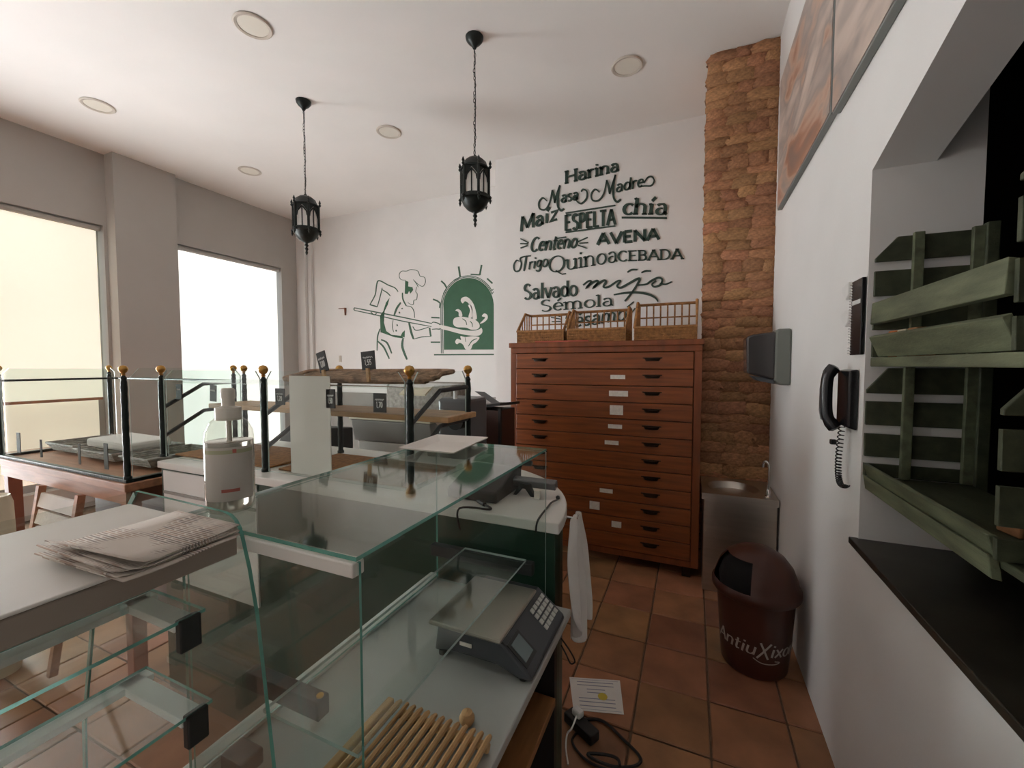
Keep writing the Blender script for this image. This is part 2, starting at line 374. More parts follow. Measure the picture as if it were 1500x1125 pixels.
window(1, XL, W1, E1, 'wide shop window with cream daylight behind its blind', 'cream translucent roller blind in the wide left window', (), 1.19)
window(2, -5.97, W2, E2, 'bright shop window beside the far corner', 'white sunlit roller blind in the narrow window by the corner', (), .24)
window(3, XL, W3, E5, 'unseen window added behind the viewer, its glowing blind brightens the room', 'pale glowing roller blind of the added window behind the viewer', (), .24)
w3 = window(4, XL, W4, E3, 'glazed shop entrance flooding the room with daylight', '', (), None)
MB().box(XL-.158, XL-.150, W4[0]+.06, W4[1]-.06, .1, 2.19).build('daylit_pane', E3, w3)
MB().box(XL-.128, XL-.122, W1[0]+.06, W1[1]-.06, W1[2]+.08, 1.155).build('frosted_lower_pane', E4, bpy.data.objects['window_1'])

# brick pier with single bricks
PF = 3.585
pier = MB().box(.078, XR, PF, YF, 0, CZ).build('wall_brick_pier', 'mortar'); struct(pier, 'exposed old brick pier beside the sink', 'pier')
variants = []
for k in range(9):
    bm = bmesh.new(); bmesh.ops.create_cube(bm, size=1)
    bmesh.ops.subdivide_edges(bm, edges=bm.edges, cuts=1, use_grid_fill=True)
    for v in bm.verts:
        v.co += Vector([random.uniform(-.10, .10) for _ in range(3)])*Vector((1, 1, 1)).x
        if abs(v.co.x) > .3 and abs(v.co.z) > .3: v.co.x *= .90; v.co.z *= .86
    me = bpy.data.meshes.new('brick'); bm.to_mesh(me); bm.free(); me.materials.append(M['brick'])
    for p in me.polygons: p.use_smooth = True
    variants.append(me)
z = .02
while z < CZ-.02:
    hgt = min(random.uniform(.058, .088), CZ-z); x = .068 - random.uniform(0, .04)
    while x < XR-.01:
        L = random.uniform(.10, .20); x1 = min(x+L, XR)
        if XR-x1 < .05: x1 = XR
        a = max(x, .068)
        if x1-a > .02:
            o = bpy.data.objects.new('brick', random.choice(variants)); COL.objects.link(o); o.parent = pier
            o.location = ((a+x1)/2, PF+.020+random.uniform(-.004, .004), z+hgt/2+random.uniform(-.008, .008))
            o.scale = ((x1-a)*1.12, .06, hgt*1.16); o.rotation_euler = (0, random.uniform(-.10, .10), 0)
        x = x1+.004
    z += hgt+.004
# the pier's narrow side face
z = .02
while z < CZ-.02:
    hgt = min(random.uniform(.10, .16), CZ-z)
    for y0, y1 in ((PF+.05, PF+.30), (PF+.31, PF+.56), (PF+.57, YF)):
        o = bpy.data.objects.new('brick', random.choice(variants)); COL.objects.link(o); o.parent = pier
        o.location = (.083, (y0+y1)/2, z+hgt/2); o.scale = (.03, y1-y0, hgt*1.02)
    z += hgt+.004
# recessed downlights, all off
DL = [((-2.82, 2.03), 'switched-off ceiling downlight nearest the viewer, up left of the right lantern'), ((-.515, 3.45), 'switched-off ceiling downlight above the drawer cabinet near the brick pier'),
      ((-4.955, 2.07), 'switched-off ceiling downlight at the left above the cream blind'), ((-2.836, 3.45), 'switched-off ceiling downlight between the two hanging lanterns'),
      ((-4.933, 3.46), 'switched-off ceiling downlight left of the left lantern above the white blind')]
dl0 = None
for (x, y), lb in DL:
    if dl0 is None:
        dl0 = root('downlight', lb, 'downlight', (x, y, CZ), 'recessed round ceiling downlights')
        MB().lathe([(.094, -.001), (.118, -.001), (.122, -.006), (.112, -.014), (.096, -.010), (.094, -.004)], (x, y, CZ), 40).build('trim_ring', 'ring', dl0, smooth=True)
        MB().lathe([(.097, 0), (.097, -.006), (.05, -.0075), (.001, -.008)], (x, y, CZ), 40).build('diffuser', 'diff', dl0, smooth=True)
    else:
        c = copy_tree(dl0); c.location = (x, y, CZ); c['label'] = lb

# ================================================================== LETTERING
def arc(cx, cy, rx, ry, a0, a1, n=10):
    return [(cx+rx*math.cos(R(a0+(a1-a0)*i/n)), cy+ry*math.sin(R(a0+(a1-a0)*i/n))) for i in range(n+1)]
X_ = .66
G = {  # glyph: (advance, strokes) with cap height 1 and x-height .66
 'H': (.86, [[(.12, 0), (.12, 1)], [(.72, 0), (.72, 1)], [(.12, .52), (.72, .52)]]),
 'M': (1.02, [[(.10, 0), (.14, 1)], [(.14, 1), (.50, .12)], [(.50, .12), (.86, 1)], [(.86, 1), (.90, 0)]]),
 'E': (.68, [[(.12, 0), (.12, 1)], [(.12, .97), (.60, .97)], [(.12, .52), (.52, .52)], [(.12, .03), (.62, .03)]]),
 'S': (.66, [arc(.33, .74, .22, .23, 30, 190, 8)+[(.16, .60), (.33, .52), (.50, .42)]+arc(.33, .26, .23, .24, 25, -150, 9)]),
 'P': (.66, [[(.12, 0), (.12, 1)], [(.12, .97), (.34, .97)]+arc(.34, .72, .22, .25, 90, -90, 8)+[(.12, .47)]]),
 'L': (.60, [[(.12, 0), (.12, 1)], [(.12, .03), (.56, .03)]]),
 'T': (.70, [[(.35, 0), (.35, 1)], [(.04, .97), (.66, .97)]]),
 'A': (.84, [[(.05, 0), (.42, 1)], [(.42, 1), (.79, 0)], [(.18, .33), (.66, .33)]]),
 'V': (.82, [[(.05, 1), (.41, 0)], [(.41, 0), (.77, 1)]]),
 'N': (.84, [[(.11, 0), (.11, 1)], [(.11, 1), (.73, 0)], [(.73, 0), (.73, 1)]]),
 'C': (.78, [arc(.44, .5, .34, .49, 48, 315, 16)]),
 'B': (.70, [[(.12, 0), (.12, 1)], [(.12, .97), (.36, .97)]+arc(.36, .755, .19, .215, 90, -90, 7)+[(.12, .54)], [(.30, .54)]+arc(.36, .285, .23, .255, 90, -90, 7)+[(.12, .03)]]),
 'D': (.82, [[(.12, 0), (.12, 1)], [(.12, .97), (.34, .97)]+arc(.34, .5, .38, .47, 90, -90, 12)+[(.12, .03)]]),
 'Q': (.98, [arc(.48, .5, .42, .49, 0, 360, 24), [(.42, .10), (.60, -.06), (.78, -.20), (1.0, -.20)]]),
 'X': (.86, [[(.08, 0), (.76, 1)], [(.10, 1), (.78, 0)]]),
 'a': (.62, [arc(.28, .49, .19, .16, 160, 60, 6)+[(.46, .52), (.48, .40), (.48, .10), (.58, .01)], arc(.29, .19, .20, .19, 70, 360, 14)]),
 'b': (.64, [[(.10, 1), (.10, 0)], arc(.33, .33, .23, .32, 180, -180, 18)]),
 'c': (.54, [arc(.32, .33, .24, .32, 45, 318, 14)]),
 'd': (.66, [[(.54, 1), (.54, 0)], arc(.31, .33, .23, .32, 0, 360, 18)]),
 'e': (.58, [[(.09, .36), (.51, .36)]+arc(.30, .34, .22, .31, 5, 315, 16)]),
 'g': (.62, [arc(.30, .38, .21, .27, 0, 360, 16), [(.51, .64), (.51, -.05)]+arc(.31, -.08, .20, .22, 0, -160, 8)]),
 'h': (.70, [[(.12, 0), (.12, 1)], [(.12, .40)]+arc(.34, .42, .21, .23, 160, 0, 8)+[(.55, 0)]]),
 'i': (.32, [[(.16, 0), (.16, X_)], [(.16, .86), (.16, .97)]]),
 'j': (.34, [[(.2, X_), (.2, -.12), (.1, -.3), (-.05, -.3)], [(.2, .86), (.2, .97)]]),
 'l': (.30, [[(.14, 0), (.14, 1)]]),
 'm': (1.02, [[(.12, 0), (.12, X_)], [(.12, .42)]+arc(.31, .43, .18, .22, 160, 0, 7)+[(.49, 0)], [(.49, .42)]+arc(.68, .43, .18, .22, 160, 0, 7)+[(.86, 0)]]),
 'n': (.70, [[(.12, 0), (.12, X_)], [(.12, .42)]+arc(.34, .43, .21, .22, 160, 0, 8)+[(.55, 0)]]),
 'o': (.64, [arc(.32, .33, .25, .32, 0, 360, 20)]),
 'r': (.46, [[(.12, 0), (.12, X_)], [(.12, .40)]+arc(.32, .42, .19, .22, 160, 50, 5)]),
 's': (.52, [arc(.26, .49, .16, .15, 30, 190, 6)+[(.16, .40), (.28, .33), (.39, .26)]+arc(.26, .165, .17, .155, 20, -150, 7)]),
 't': (.44, [[(.18, .92), (.18, .16), (.24, .03), (.40, .06)], [(.02, X_-.02), (.40, X_-.02)]]),
 'u': (.70, [[(.12, X_), (.12, .22)]+arc(.33, .22, .21, .20, 180, 340, 7), [(.56, X_), (.56, 0)]]),
 'v': (.60, [[(.05, X_), (.30, 0)], [(.30, 0), (.55, X_)]]),
 'x': (.60, [[(.06, 0), (.52, X_)], [(.06, X_), (.54, 0)]]),
 'z': (.56, [[(.07, X_-.03), (.48, X_-.03), (.07, .03), (.50, .03)]]),
 '1': (.40, [[(.08, .8), (.22, 1), (.22, 0)]]), '5': (.6, [[(.5, .97), (.16, .97), (.12, .56), (.34, .6), (.5, .4), (.46, .14), (.26, .02), (.08, .12)]]),
 '7': (.56, [[(.08, .97), (.5, .97), (.2, 0)]]), '0': (.6, [arc(.3, .5, .2, .48, 0, 360, 14)]), '8': (.6, [arc(.3, .73, .17, .23, 0, 360, 12), arc(.3, .25, .21, .25, 0, 360, 12)]),
 '2': (.6, [[(.1, .78), (.24, .98), (.44, .9), (.46, .68), (.1, .03), (.52, .03)]]),
 ',': (.24, [[(.12, .06), (.06, -.14)]]), ' ': (.4, []),
 '\u00ed': (.36, [[(.16, 0), (.16, X_)], [(.16, .82), (.32, 1.06)]]),
 '\u00e9': (.58, [[(.09, .36), (.51, .36)]+arc(.30, .34, .22, .31, 5, 315, 16), [(.26, .80), (.44, 1.02)]]),
}
def ribbon2(mb, pts, wfun, to3, depth, m=0):
    """flat pen stroke: 2-D points, pen width from the stroke direction, mapped to 3-D by to3(x, y, d)"""
    P = [Vector((p[0], p[1])) for p in pts]
    Q = [P[0]]
    for p in P[1:]:
        if (p-Q[-1]).length > 1e-6: Q.append(p)
    if len(Q) < 2: return
    L, Rr = [], []
    for i, p in enumerate(Q):
        a = (Q[i]-Q[i-1]).normalized() if i else (Q[1]-Q[0]).normalized()
        b_ = (Q[i+1]-Q[i]).normalized() if i < len(Q)-1 else a
        t = a+b_; t = t.normalized() if t.length > 1e-3 else a
        n = Vector((-t.y, t.x)); c = max(.55, n.dot(Vector((-a.y, a.x))))
        wd = wfun(t, i/(len(Q)-1))/2/c
        L.append(p+n*wd); Rr.append(p-n*wd)
    vs_ = []
    for l, r in zip(L, Rr): vs_ += [to3(l.x, l.y, depth), to3(r.x, r.y, depth), to3(l.x, l.y, 0), to3(r.x, r.y, 0)]
    fs = []
    for i in range(len(Q)-1):
        a, b_ = 4*i, 4*i+4
        fs += [(a, b_, b_+1, a+1), (a, a+2, b_+2, b_), (a+1, b_+1, b_+3, a+3), (a+2, a+3, b_+3, b_+2)]
    e = 4*(len(Q)-1); fs += [(0, 1, 3, 2), (e, e+2, e+3, e+1)]
    mb.add(vs_, fs, m)
def pen(thick, thin):
    return lambda t, s: thin+(thick-thin)*abs(t.y)**1.3
def word(par, text, p0, p1, cap, to3, thick, thin=None, slant=0, serif=False, depth=.012, up=(0, -1), matname='letters', rise=0, name='letter'):
    """text along p0->p1 in picture-crop units; cap is the capital height in the same units"""
    thin = thick if thin is None else thin
    adv = [G[c][0] for c in text]; tot = sum(adv); d = Vector((p1[0]-p0[0], p1[1]-p0[1])); U = Vector(up)*cap
    x = 0
    for c, a in zip(text, adv):
        strokes = [list(s) for s in G[c][1]]
        if serif:
            ext = []
            for s in strokes:
                for e, q in ((s[0], s[1]), (s[-1], s[-2])):
                    if abs(e[0]-q[0]) < .5*abs(e[1]-q[1]) and abs(e[1]-q[1]) > .2:
                        if abs(e[1]) < .02 or abs(e[1]-1) < .02 and c.isupper(): ext.append([(e[0]-.13, min(max(e[1], .03), .97)), (e[0]+.13, min(max(e[1], .03), .97))])
                        elif abs(e[1]-X_) < .03 or abs(e[1]-1) < .02: ext.append([(e[0]-.14, e[1]-.05), (e[0], e[1]-.01)])
            strokes += ext
        if strokes:
            mb = MB()
            for s in strokes:
                pts = []
                for (gx, gy) in s:
                    q = Vector(p0)+d*((x+gx)/tot)+U*gy + d.normalized()*(slant*gy*cap)
                    pts.append((q.x, q.y))
                ribbon2(mb, pts, pen(thick, thin), to3, depth)
            mb.build(name, matname, par)
        x += a
def curve(mb, pts, w0, to3, depth=.012, taper=.6, k=5, w1=None):
    pts = [(p.x, p.y) for p in smoothline([(a, b_, 0) for a, b_ in pts], k)]
    w1 = w0*taper if w1 is None else w1
    ribbon2(mb, pts, lambda t, s: w1+(w0-w1)*math.sin(math.pi*min(max(s, .02), .98))**.6, to3, depth)
KS = .2488
def onwall(cx, cy, d): p = PY(730+cx*KS, 220+cy*KS, YF); return Vector((p.x, YF-d, p.z))
def wroot(txt, look, px, py): return root('wall_lettering', 'dark green raised wall word "%s" %s' % (txt, look), 'lettering', onwall(px, py, .0), 'dark green words on the white far wall')
r = wroot('Harina', 'in bold serif letters, topmost word', 400, 197); word(r, 'Harina', (392, 199), (715, 122), 72, onwall, 17, 7, serif=True)
r = wroot('Masa', 'in looped script below Harina', 240, 352)
mb = MB(); curve(mb, [(287, 300), (262, 282), (240, 310), (245, 345), (278, 350), (303, 310), (318, 238)], 9, onwall)
curve(mb, [(318, 236), (330, 275), (333, 312)], 14, onwall); curve(mb, [(333, 312), (345, 262), (363, 208)], 9, onwall); curve(mb, [(363, 208), (352, 270), (352, 330), (370, 356), (388, 345)], 13, onwall); mb.build('letter', 'letters', r)
word(r, 'asa', (368, 312), (472, 290), 66, onwall, 12, 6, slant=.12)
mb = MB(); curve(mb, [(455, 268), (462, 300), (490, 315), (520, 285), (522, 245), (500, 232), (488, 245)], 9, onwall); mb.build('letter', 'letters', r)
r = wroot('Madre', 'in looped script right of Masa', 550, 300)
mb = MB(); curve(mb, [(596, 248), (570, 232), (548, 260), (556, 296), (592, 296), (622, 255), (638, 180)], 9, onwall)
curve(mb, [(638, 178), (652, 220), (656, 258)], 14, onwall); curve(mb, [(656, 258), (672, 205), (690, 146)], 9, onwall); curve(mb, [(690, 146), (678, 210), (680, 280), (700, 305), (722, 290)], 13, onwall); mb.build('letter', 'letters', r)
word(r, 'adre', (690, 250), (856, 214), 68, onwall, 12, 6, slant=.12)
mb = MB(); curve(mb, [(835, 215), (862, 212), (900, 210), (918, 182), (905, 158), (880, 162), (858, 195)], 8, onwall); mb.build('letter', 'letters', r)
r = wroot('Ma\u00edz', 'in brush letters left of the framed word', 140, 480); word(r, 'Ma\u00edz', (128, 482), (352, 408), 84, onwall, 16, 11, slant=.05)
r = wroot('ESPELTA', 'in narrow capitals between two ruled lines', 397, 470); word(r, 'ESPELTA', (392, 476), (692, 438), 92, onwall, 17, 11)
mb = MB(); ribbon2(mb, [(397, 372), (690, 326)], lambda t, s: 7, onwall, .012); ribbon2(mb, [(397, 485), (690, 447)], lambda t, s: 7, onwall, .012); mb.build('rule_line', 'letters', r)
r = wroot('ch\u00eda', 'in bold slanted serif letters with underline', 735, 378); word(r, 'ch\u00eda', (728, 380), (996, 380), 96, onwall, 22, 8, slant=.12, serif=True)
mb = MB(); ribbon2(mb, [(727, 398), (993, 401)], lambda t, s: 10, onwall, .012); mb.build('rule_line', 'letters', r)
r = wroot('Centeno', 'in script between short rays', 190, 590); word(r, 'Centeno', (184, 600), (462, 574), 82, onwall, 13, 8, slant=.22)
mb = MB()
for a, b_ in (((132, 522), (178, 545)), ((130, 551), (176, 552)), ((132, 577), (174, 562)), ((470, 540), (527, 514)), ((478, 549), (530, 545)), ((470, 560), (520, 578)), ((335, 522), (400, 512))): ribbon2(mb, [a, b_], lambda t, s: 6, onwall, .012)
mb.build('ray_mark', 'letters', r)
r = wroot('AVENA', 'in heavy plain capitals', 585, 557); word(r, 'AVENA', (580, 559), (950, 526), 66, onwall, 19, 15)
r = wroot('Trigo', 'in light script, leftmost word', 90, 710); word(r, 'rigo', (176, 704), (292, 684), 66, onwall, 10, 7, slant=.15)
mb = MB(); curve(mb, [(125, 655), (108, 650), (92, 680), (100, 712), (125, 708), (137, 670), (130, 640), (150, 628), (192, 622)], 8, onwall); curve(mb, [(165, 628), (160, 670), (152, 712)], 11, onwall); mb.build('letter', 'letters', r)
r = wroot('Quinoa', 'in large light serif letters', 305, 725); word(r, 'Quinoa', (296, 726), (705, 656), 94, onwall, 12, 5, serif=True)
r = wroot('CEBADA', 'in serif capitals by the brick pier', 705, 655); word(r, 'CEBADA', (700, 656), (1088, 641), 60, onwall, 13, 6, serif=True)
r = wroot('Salvado', 'in narrow heavy letters', 155, 880); word(r, 'Salvado', (148, 882), (468, 856), 92, onwall, 14, 9)
r = wroot('mijo', 'in wide swash script', 500, 810)
mb = MB()
curve(mb, [(500, 795), (530, 772), (548, 775), (520, 810), (548, 785), (580, 770), (588, 780), (562, 810), (592, 785), (622, 768), (634, 775), (620, 805), (650, 805), (700, 772), (722, 768)], 13, onwall, taper=.55)
curve(mb, [(722, 768), (700, 800), (722, 810), (770, 785), (815, 760), (832, 762), (800, 820), (745, 890)], 13, onwall, taper=.55)
curve(mb, [(815, 795), (870, 790), (900, 770), (940, 752), (965, 762), (955, 792), (920, 805), (905, 790), (930, 768)], 12, onwall, taper=.6); curve(mb, [(950, 785), (985, 790), (1020, 775)], 8, onwall)
curve(mb, [(680, 852), (740, 842), (810, 838), (880, 848), (925, 870), (940, 892)], 14, onwall, taper=.4)
curve(mb, [(760, 720), (785, 705), (820, 704)], 10, onwall); curve(mb, [(842, 722), (868, 712), (900, 712)], 10, onwall); mb.build('letter', 'letters', r)
r = wroot('S\u00e9mola', 'in light serif letters just above the baskets', 250, 950); word(r, 'S\u00e9mola', (244, 954), (680, 914), 70, onwall, 12, 5, serif=True)
r = wroot('S\u00e9samo', 'in script, half hidden by the middle basket', 390, 1040); word(r, 'S\u00e9samo', (384, 1052), (752, 1000), 84, onwall, 13, 8, slant=.15)
mb = MB()
for a, b_ in (((758, 925), (798, 892)), ((785, 958), (806, 930)), ((312, 985), (370, 995)), ((316, 1010), (370, 1008)), ((330, 968), (366, 980))): ribbon2(mb, [a, b_], lambda t, s: 6, onwall, .012)
mb.build('ray_mark', 'letters', r)
# ------------------------------------------------------------------ baker mural (flat paint film on the recessed wall)
def onmur(cx, cy, d): p = PY(500+cx*.16, 360+cy*.16, YM); return Vector((p.x, YM-.001-d, p.z))
mur = root('baker_mural', 'green and white wall mural of a baker sliding bread into an arched oven', 'mural', onmur(640, 1040, 0))
def fill(name, m, pts, d, k=4, sm=True):
    if sm: pts = [(p.x, p.y) for p in smoothline([(a, b_, 0) for a, b_ in pts], k, True)]
    mb = MB(); n = len(pts); mb.add([onmur(x, y, d) for x, y in pts]+[onmur(x, y, 0) for x, y in pts], [list(range(n)), list(range(n, 2*n))[::-1]]+[(i, (i+1) % n, n+(i+1) % n, n+i) for i in range(n)])
    return mb.build(name, m, mur)
arch = [(940, 952)]+[(938, 600)]+[(1165+232*math.cos(R(a))*-1, 560-265*math.sin(R(a))) for a in range(6, 176, 8)]+[(1396, 560), (1396, 950)]
fill('oven_opening', 'mural', arch, .002, sm=False)
mb = MB()
o1 = [(916, 985), (912, 600)]+[(1165-253*math.cos(R(a)), 565-290*math.sin(R(a))) for a in range(4, 150, 6)]+[(1394, 395)]
o2 = [(932, 985), (926, 600)]+[(1165-240*math.cos(R(a)), 562-276*math.sin(R(a))) for a in range(4, 155, 6)]+[(1394, 420)]
for l in (o1, o2): ribbon2(mb, l, lambda t, s: 6, onmur, .003)
for l, wd in (([(850, 998), (1397, 995)], 12), ([(1075, 190), (1082, 240), (1088, 285)], 16), ([(1285, 175), (1275, 230), (1268, 268)], 15), ([(1185, 262), (1268, 266)], 12), ([(1030, 318), (1080, 292)], 10),
              ([(1335, 300), (1385, 345)], 14), ([(915, 322), (945, 350), (965, 385)], 14), ([(965, 385), (935, 440)], 9), ([(840, 490), (880, 505), (905, 525)], 14), ([(905, 525), (900, 570)], 10),
              ([(825, 657), (900, 660)], 13), ([(820, 883), (905, 883)], 12)): ribbon2(mb, l, lambda t, s, wd=wd: wd, onmur, .003)
mb.build('oven_outline', 'muralline', mur)
fill('steam', 'muralwhite', [(1112, 528), (1095, 500), (1110, 475), (1150, 468), (1190, 500), (1222, 560), (1242, 665), (1205, 668), (1198, 590), (1168, 530), (1135, 508)], .004)
fill('steam', 'muralwhite', [(1162, 545), (1180, 590), (1165, 655), (1196, 655), (1204, 590), (1190, 545)], .004)
fill('steam', 'muralwhite', [(1045, 592), (1072, 580), (1100, 602), (1108, 645), (1078, 645), (1074, 608)], .004)
fill('steam', 'muralwhite', [(1288, 645), (1310, 620), (1338, 635), (1338, 670), (1305, 702), (1270, 712), (1300, 680), (1318, 655)], .004)
fill('loaf', 'muralwhite', [(1025, 690), (1040, 662), (1090, 650), (1150, 656), (1220, 675), (1260, 708), (1266, 745), (1240, 766), (1190, 768), (1150, 752), (1110, 748), (1060, 745), (1030, 725)], .004)
fill('peel_blade', 'muralwhite', [(905, 725), (1000, 745), (1100, 768), (1200, 778), (1262, 766), (1284, 752), (1292, 790), (1260, 822), (1180, 822), (1080, 804), (1000, 782), (908, 757)], .004)
fill('flame', 'muralwhite', [(1092, 828), (1140, 836), (1200, 828), (1265, 838), (1240, 880), (1205, 905), (1185, 948), (1140, 948), (1115, 905), (1085, 888), (1060, 902), (1044, 880), (1062, 852), (1098, 862)], .004)
mb = MB()
for l, wd in (([(1110, 668), (1140, 690), (1150, 725)], 7), ([(1180, 690), (1200, 715), (1200, 745)], 7), ([(1245, 850), (1200, 870), (1165, 920)], 8), ([(1135, 838), (1140, 880)], 6)): curve(mb, l, wd, onmur, .006)
mb.build('loaf_crease', 'mural', mur)
mb = MB()
L = [([(120, 568), (300, 604), (560, 655), (830, 712)], 8), ([(122, 592), (300, 630), (560, 690), (826, 740)], 7), ([(122, 566), (116, 580), (122, 592)], 6),
     ([(590, 315), (545, 308), (530, 268), (552, 234), (600, 232), (640, 218), (700, 232), (722, 278), (762, 290), (770, 335), (745, 372), (700, 350), (660, 310)], 4),
     ([(660, 310), (690, 350), (705, 380)], 4), ([(690, 375), (682, 420), (695, 440), (690, 490), (665, 500), (660, 535), (640, 540), (610, 520)], 4),
     ([(560, 430), (565, 490), (595, 550)], 9), ([(520, 420), (490, 385), (430, 360), (365, 325), (335, 325), (322, 370), (310, 450), (262, 540)], 8), ([(375, 385), (360, 450), (330, 560)], 6),
     ([(262, 540), (300, 550), (330, 560)], 9), ([(370, 400), (420, 430), (450, 460)], 7), ([(545, 520), (510, 570), (485, 635)], 13), ([(590, 550), (640, 560), (665, 600), (672, 660)], 5), ([(475, 680), (468, 740), (480, 790)], 4),
     ([(555, 570), (560, 580)], 12), ([(530, 605), (536, 620)], 12), ([(510, 720), (515, 735)], 12), ([(500, 770), (505, 785)], 12),
     ([(270, 605), (300, 632), (325, 618)], 6), ([(620, 700), (640, 790), (662, 855)], 14), ([(655, 740), (690, 775), (800, 745)], 6), ([(662, 855), (740, 835), (820, 830)], 6), ([(808, 750), (820, 830)], 16),
     ([(830, 705), (850, 700), (900, 718), (905, 760), (870, 762), (830, 765)], 7), ([(355, 760), (335, 820), (330, 870), (328, 960)], 8), ([(340, 880), (390, 930), (440, 1035)], 11), ([(365, 860), (420, 890), (462, 985)], 11),
     ([(565, 850), (560, 930), (602, 1042)], 15), ([(330, 870), (345, 880)], 8)]
for l, wd in L: curve(mb, l, wd*1.35, onmur, .003, taper=.6)
mb.build('baker_outline', 'muralline', mur)
fill('hair', 'mural', [(586, 318), (614, 330), (612, 372), (652, 380), (658, 405), (632, 438), (622, 412), (606, 442), (582, 440)], .003, sm=False)
fill('apron', 'mural', [(442, 478), (425, 540), (396, 600), (390, 700), (410, 780), (460, 815), (580, 838), (582, 775), (560, 795), (545, 825), (580, 850), (490, 838), (360, 792), (356, 640), (385, 600), (410, 520)], .003, sm=False)
tag(MB().box(-5.165, -5.02, YM-.01, YM, 2.435, 2.447).prism([(-5.03, 2.445), (-5.01, 2.445), (-5.02, 2.33)], 'y', YM-.03, YM).build('wall_hook', 'redwood', loc=(-5.09, YM, 2.33)), 'small wall hook left of the painted baker', 'hook')
tag(MB().box(-5.17, -5.13, YM-.012, YM, 1.60, 1.70).box(-5.16, -5.14, YM-.016, YM-.012, 1.625, 1.66).build('light_switch', 'ring', loc=(-5.15, YM, 1.6)), 'small wall switch below the hook near the corner', 'switch')

# ================================================================== DRAWER CABINET
CX0, CX1, CYF, CYB, CB, CT = -1.407, .060, 3.222, 4.34, .085, 1.733
cab = root('drawer_cabinet', 'tall red-brown wooden cabinet with twelve shallow wide drawers', 'cabinet', ((CX0+CX1)/2, 3.75, 0))
b = MB().box(CX0, CX0+.052, CYF, CYB, CB, CT-.085).box(CX1-.052, CX1, CYF, CYB, CB, CT-.085).box(CX0+.052, CX1-.052, CYB-.02, CYB, CB, CT-.085).box(CX0+.052, CX1-.052, CYF+.03, CYB-.02, CB, CB+.03)
b.build('carcass', 'woodd', cab, bevel=.003)
MB().box(CX0-.012, CX1+.012, CYF-.012, CYB, CT-.04, CT).box(CX0, CX1, CYF, CYB, CT-.085, CT-.04).build('cabinet_top', 'woodd', cab, bevel=.004)
MB().box(CX0, CX1, CYF+.004, CYF+.05, CB-.002, CB+.045).build('plinth_rail', 'woodd', cab, bevel=.003)
for x in (CX0+.05, CX1-.08):
    for y in (CYF+.06, CYB-.1): MB().box(x-.03, x+.03, y-.03, y+.03, 0, CB).build('foot', 'handle', cab, bevel=.004)
ND = 12; dz0, dz1 = CB+.05, CT-.088; dh = (dz1-dz0)/ND
cards = {1: (905, 544, 21, 6), 2: (906, 571, 27, 8), 3: (903, 596, 19, 14), 4: (901, 620, 20, 6), 5: (896, 641, 20, 6), 8: (888, 714, 19, 6), 9: (871, 739, 15, 12), 10: (903, 764, 14, 9)}
hd = MB()
pr = [(-.062, 0, .012), (-.055, -.010, .010), (-.03, -.020, .006), (0, -.023, .004), (.03, -.020, .006), (.055, -.010, .010), (.062, 0, .012)]
hd.add([(x, y, z) for x, y, z in pr]+[(x*1.0, 0, .016) for x, y, z in pr]+[(x*.8, y*.9, -.016) for x, y, z in pr]+[(x, 0, -.014) for x, y, z in pr],
       [(i, i+1, i+8, i+7) for i in range(6)]+[(i, i+14, i+15, i+1) for i in range(6)]+[(i+14, i+21, i+22, i+15) for i in range(6)])
hd.box(-.074, .074, -.004, 0, .010, .022)
h0 = None
for k in range(ND):
    z1 = dz1-k*dh; z0 = z1-dh
    dr = MB().box(CX0+.056, CX1-.056, CYF-.008, CYF+.02, z0+.0028, z1-.0028).box(CX0+.07, CX1-.07, CYF+.02, CYF+.5, z0+.02, z1-.02).build('drawer', 'wood', cab, bevel=.003)
    for x in (-1.145, -.272):
        if h0 is None:
            h0 = hd.build('handle', 'handle', dr, local=True, smooth=True); o = h0
        else:
            o = h0.copy(); COL.objects.link(o); o.parent = dr
        o.scale = (.92, 1, .72); o.location = Vector((x, CYF-.008, (z0+z1)/2+.008))-BASE[dr.name]
    if k in cards:
        px, py, wd, hh = cards[k]; c = PY(px, py, CYF-.008); s_ = 612/3.2
        zc = (z0+z1)/2+.004
        MB().box(c.x-wd/s_/2, c.x+wd/s_/2, CYF-.0105, CYF-.0078, zc-hh/s_/2, zc+hh/s_/2).build('label_card', 'card', dr)
tag(MB().box(-1.19, -.75, 3.225, 3.24, CT, CT+.012).build('red_sheet', 'red', loc=(-.97, 3.23, CT)), 'flat red strip lying along the cabinet top edge', 'sheet')
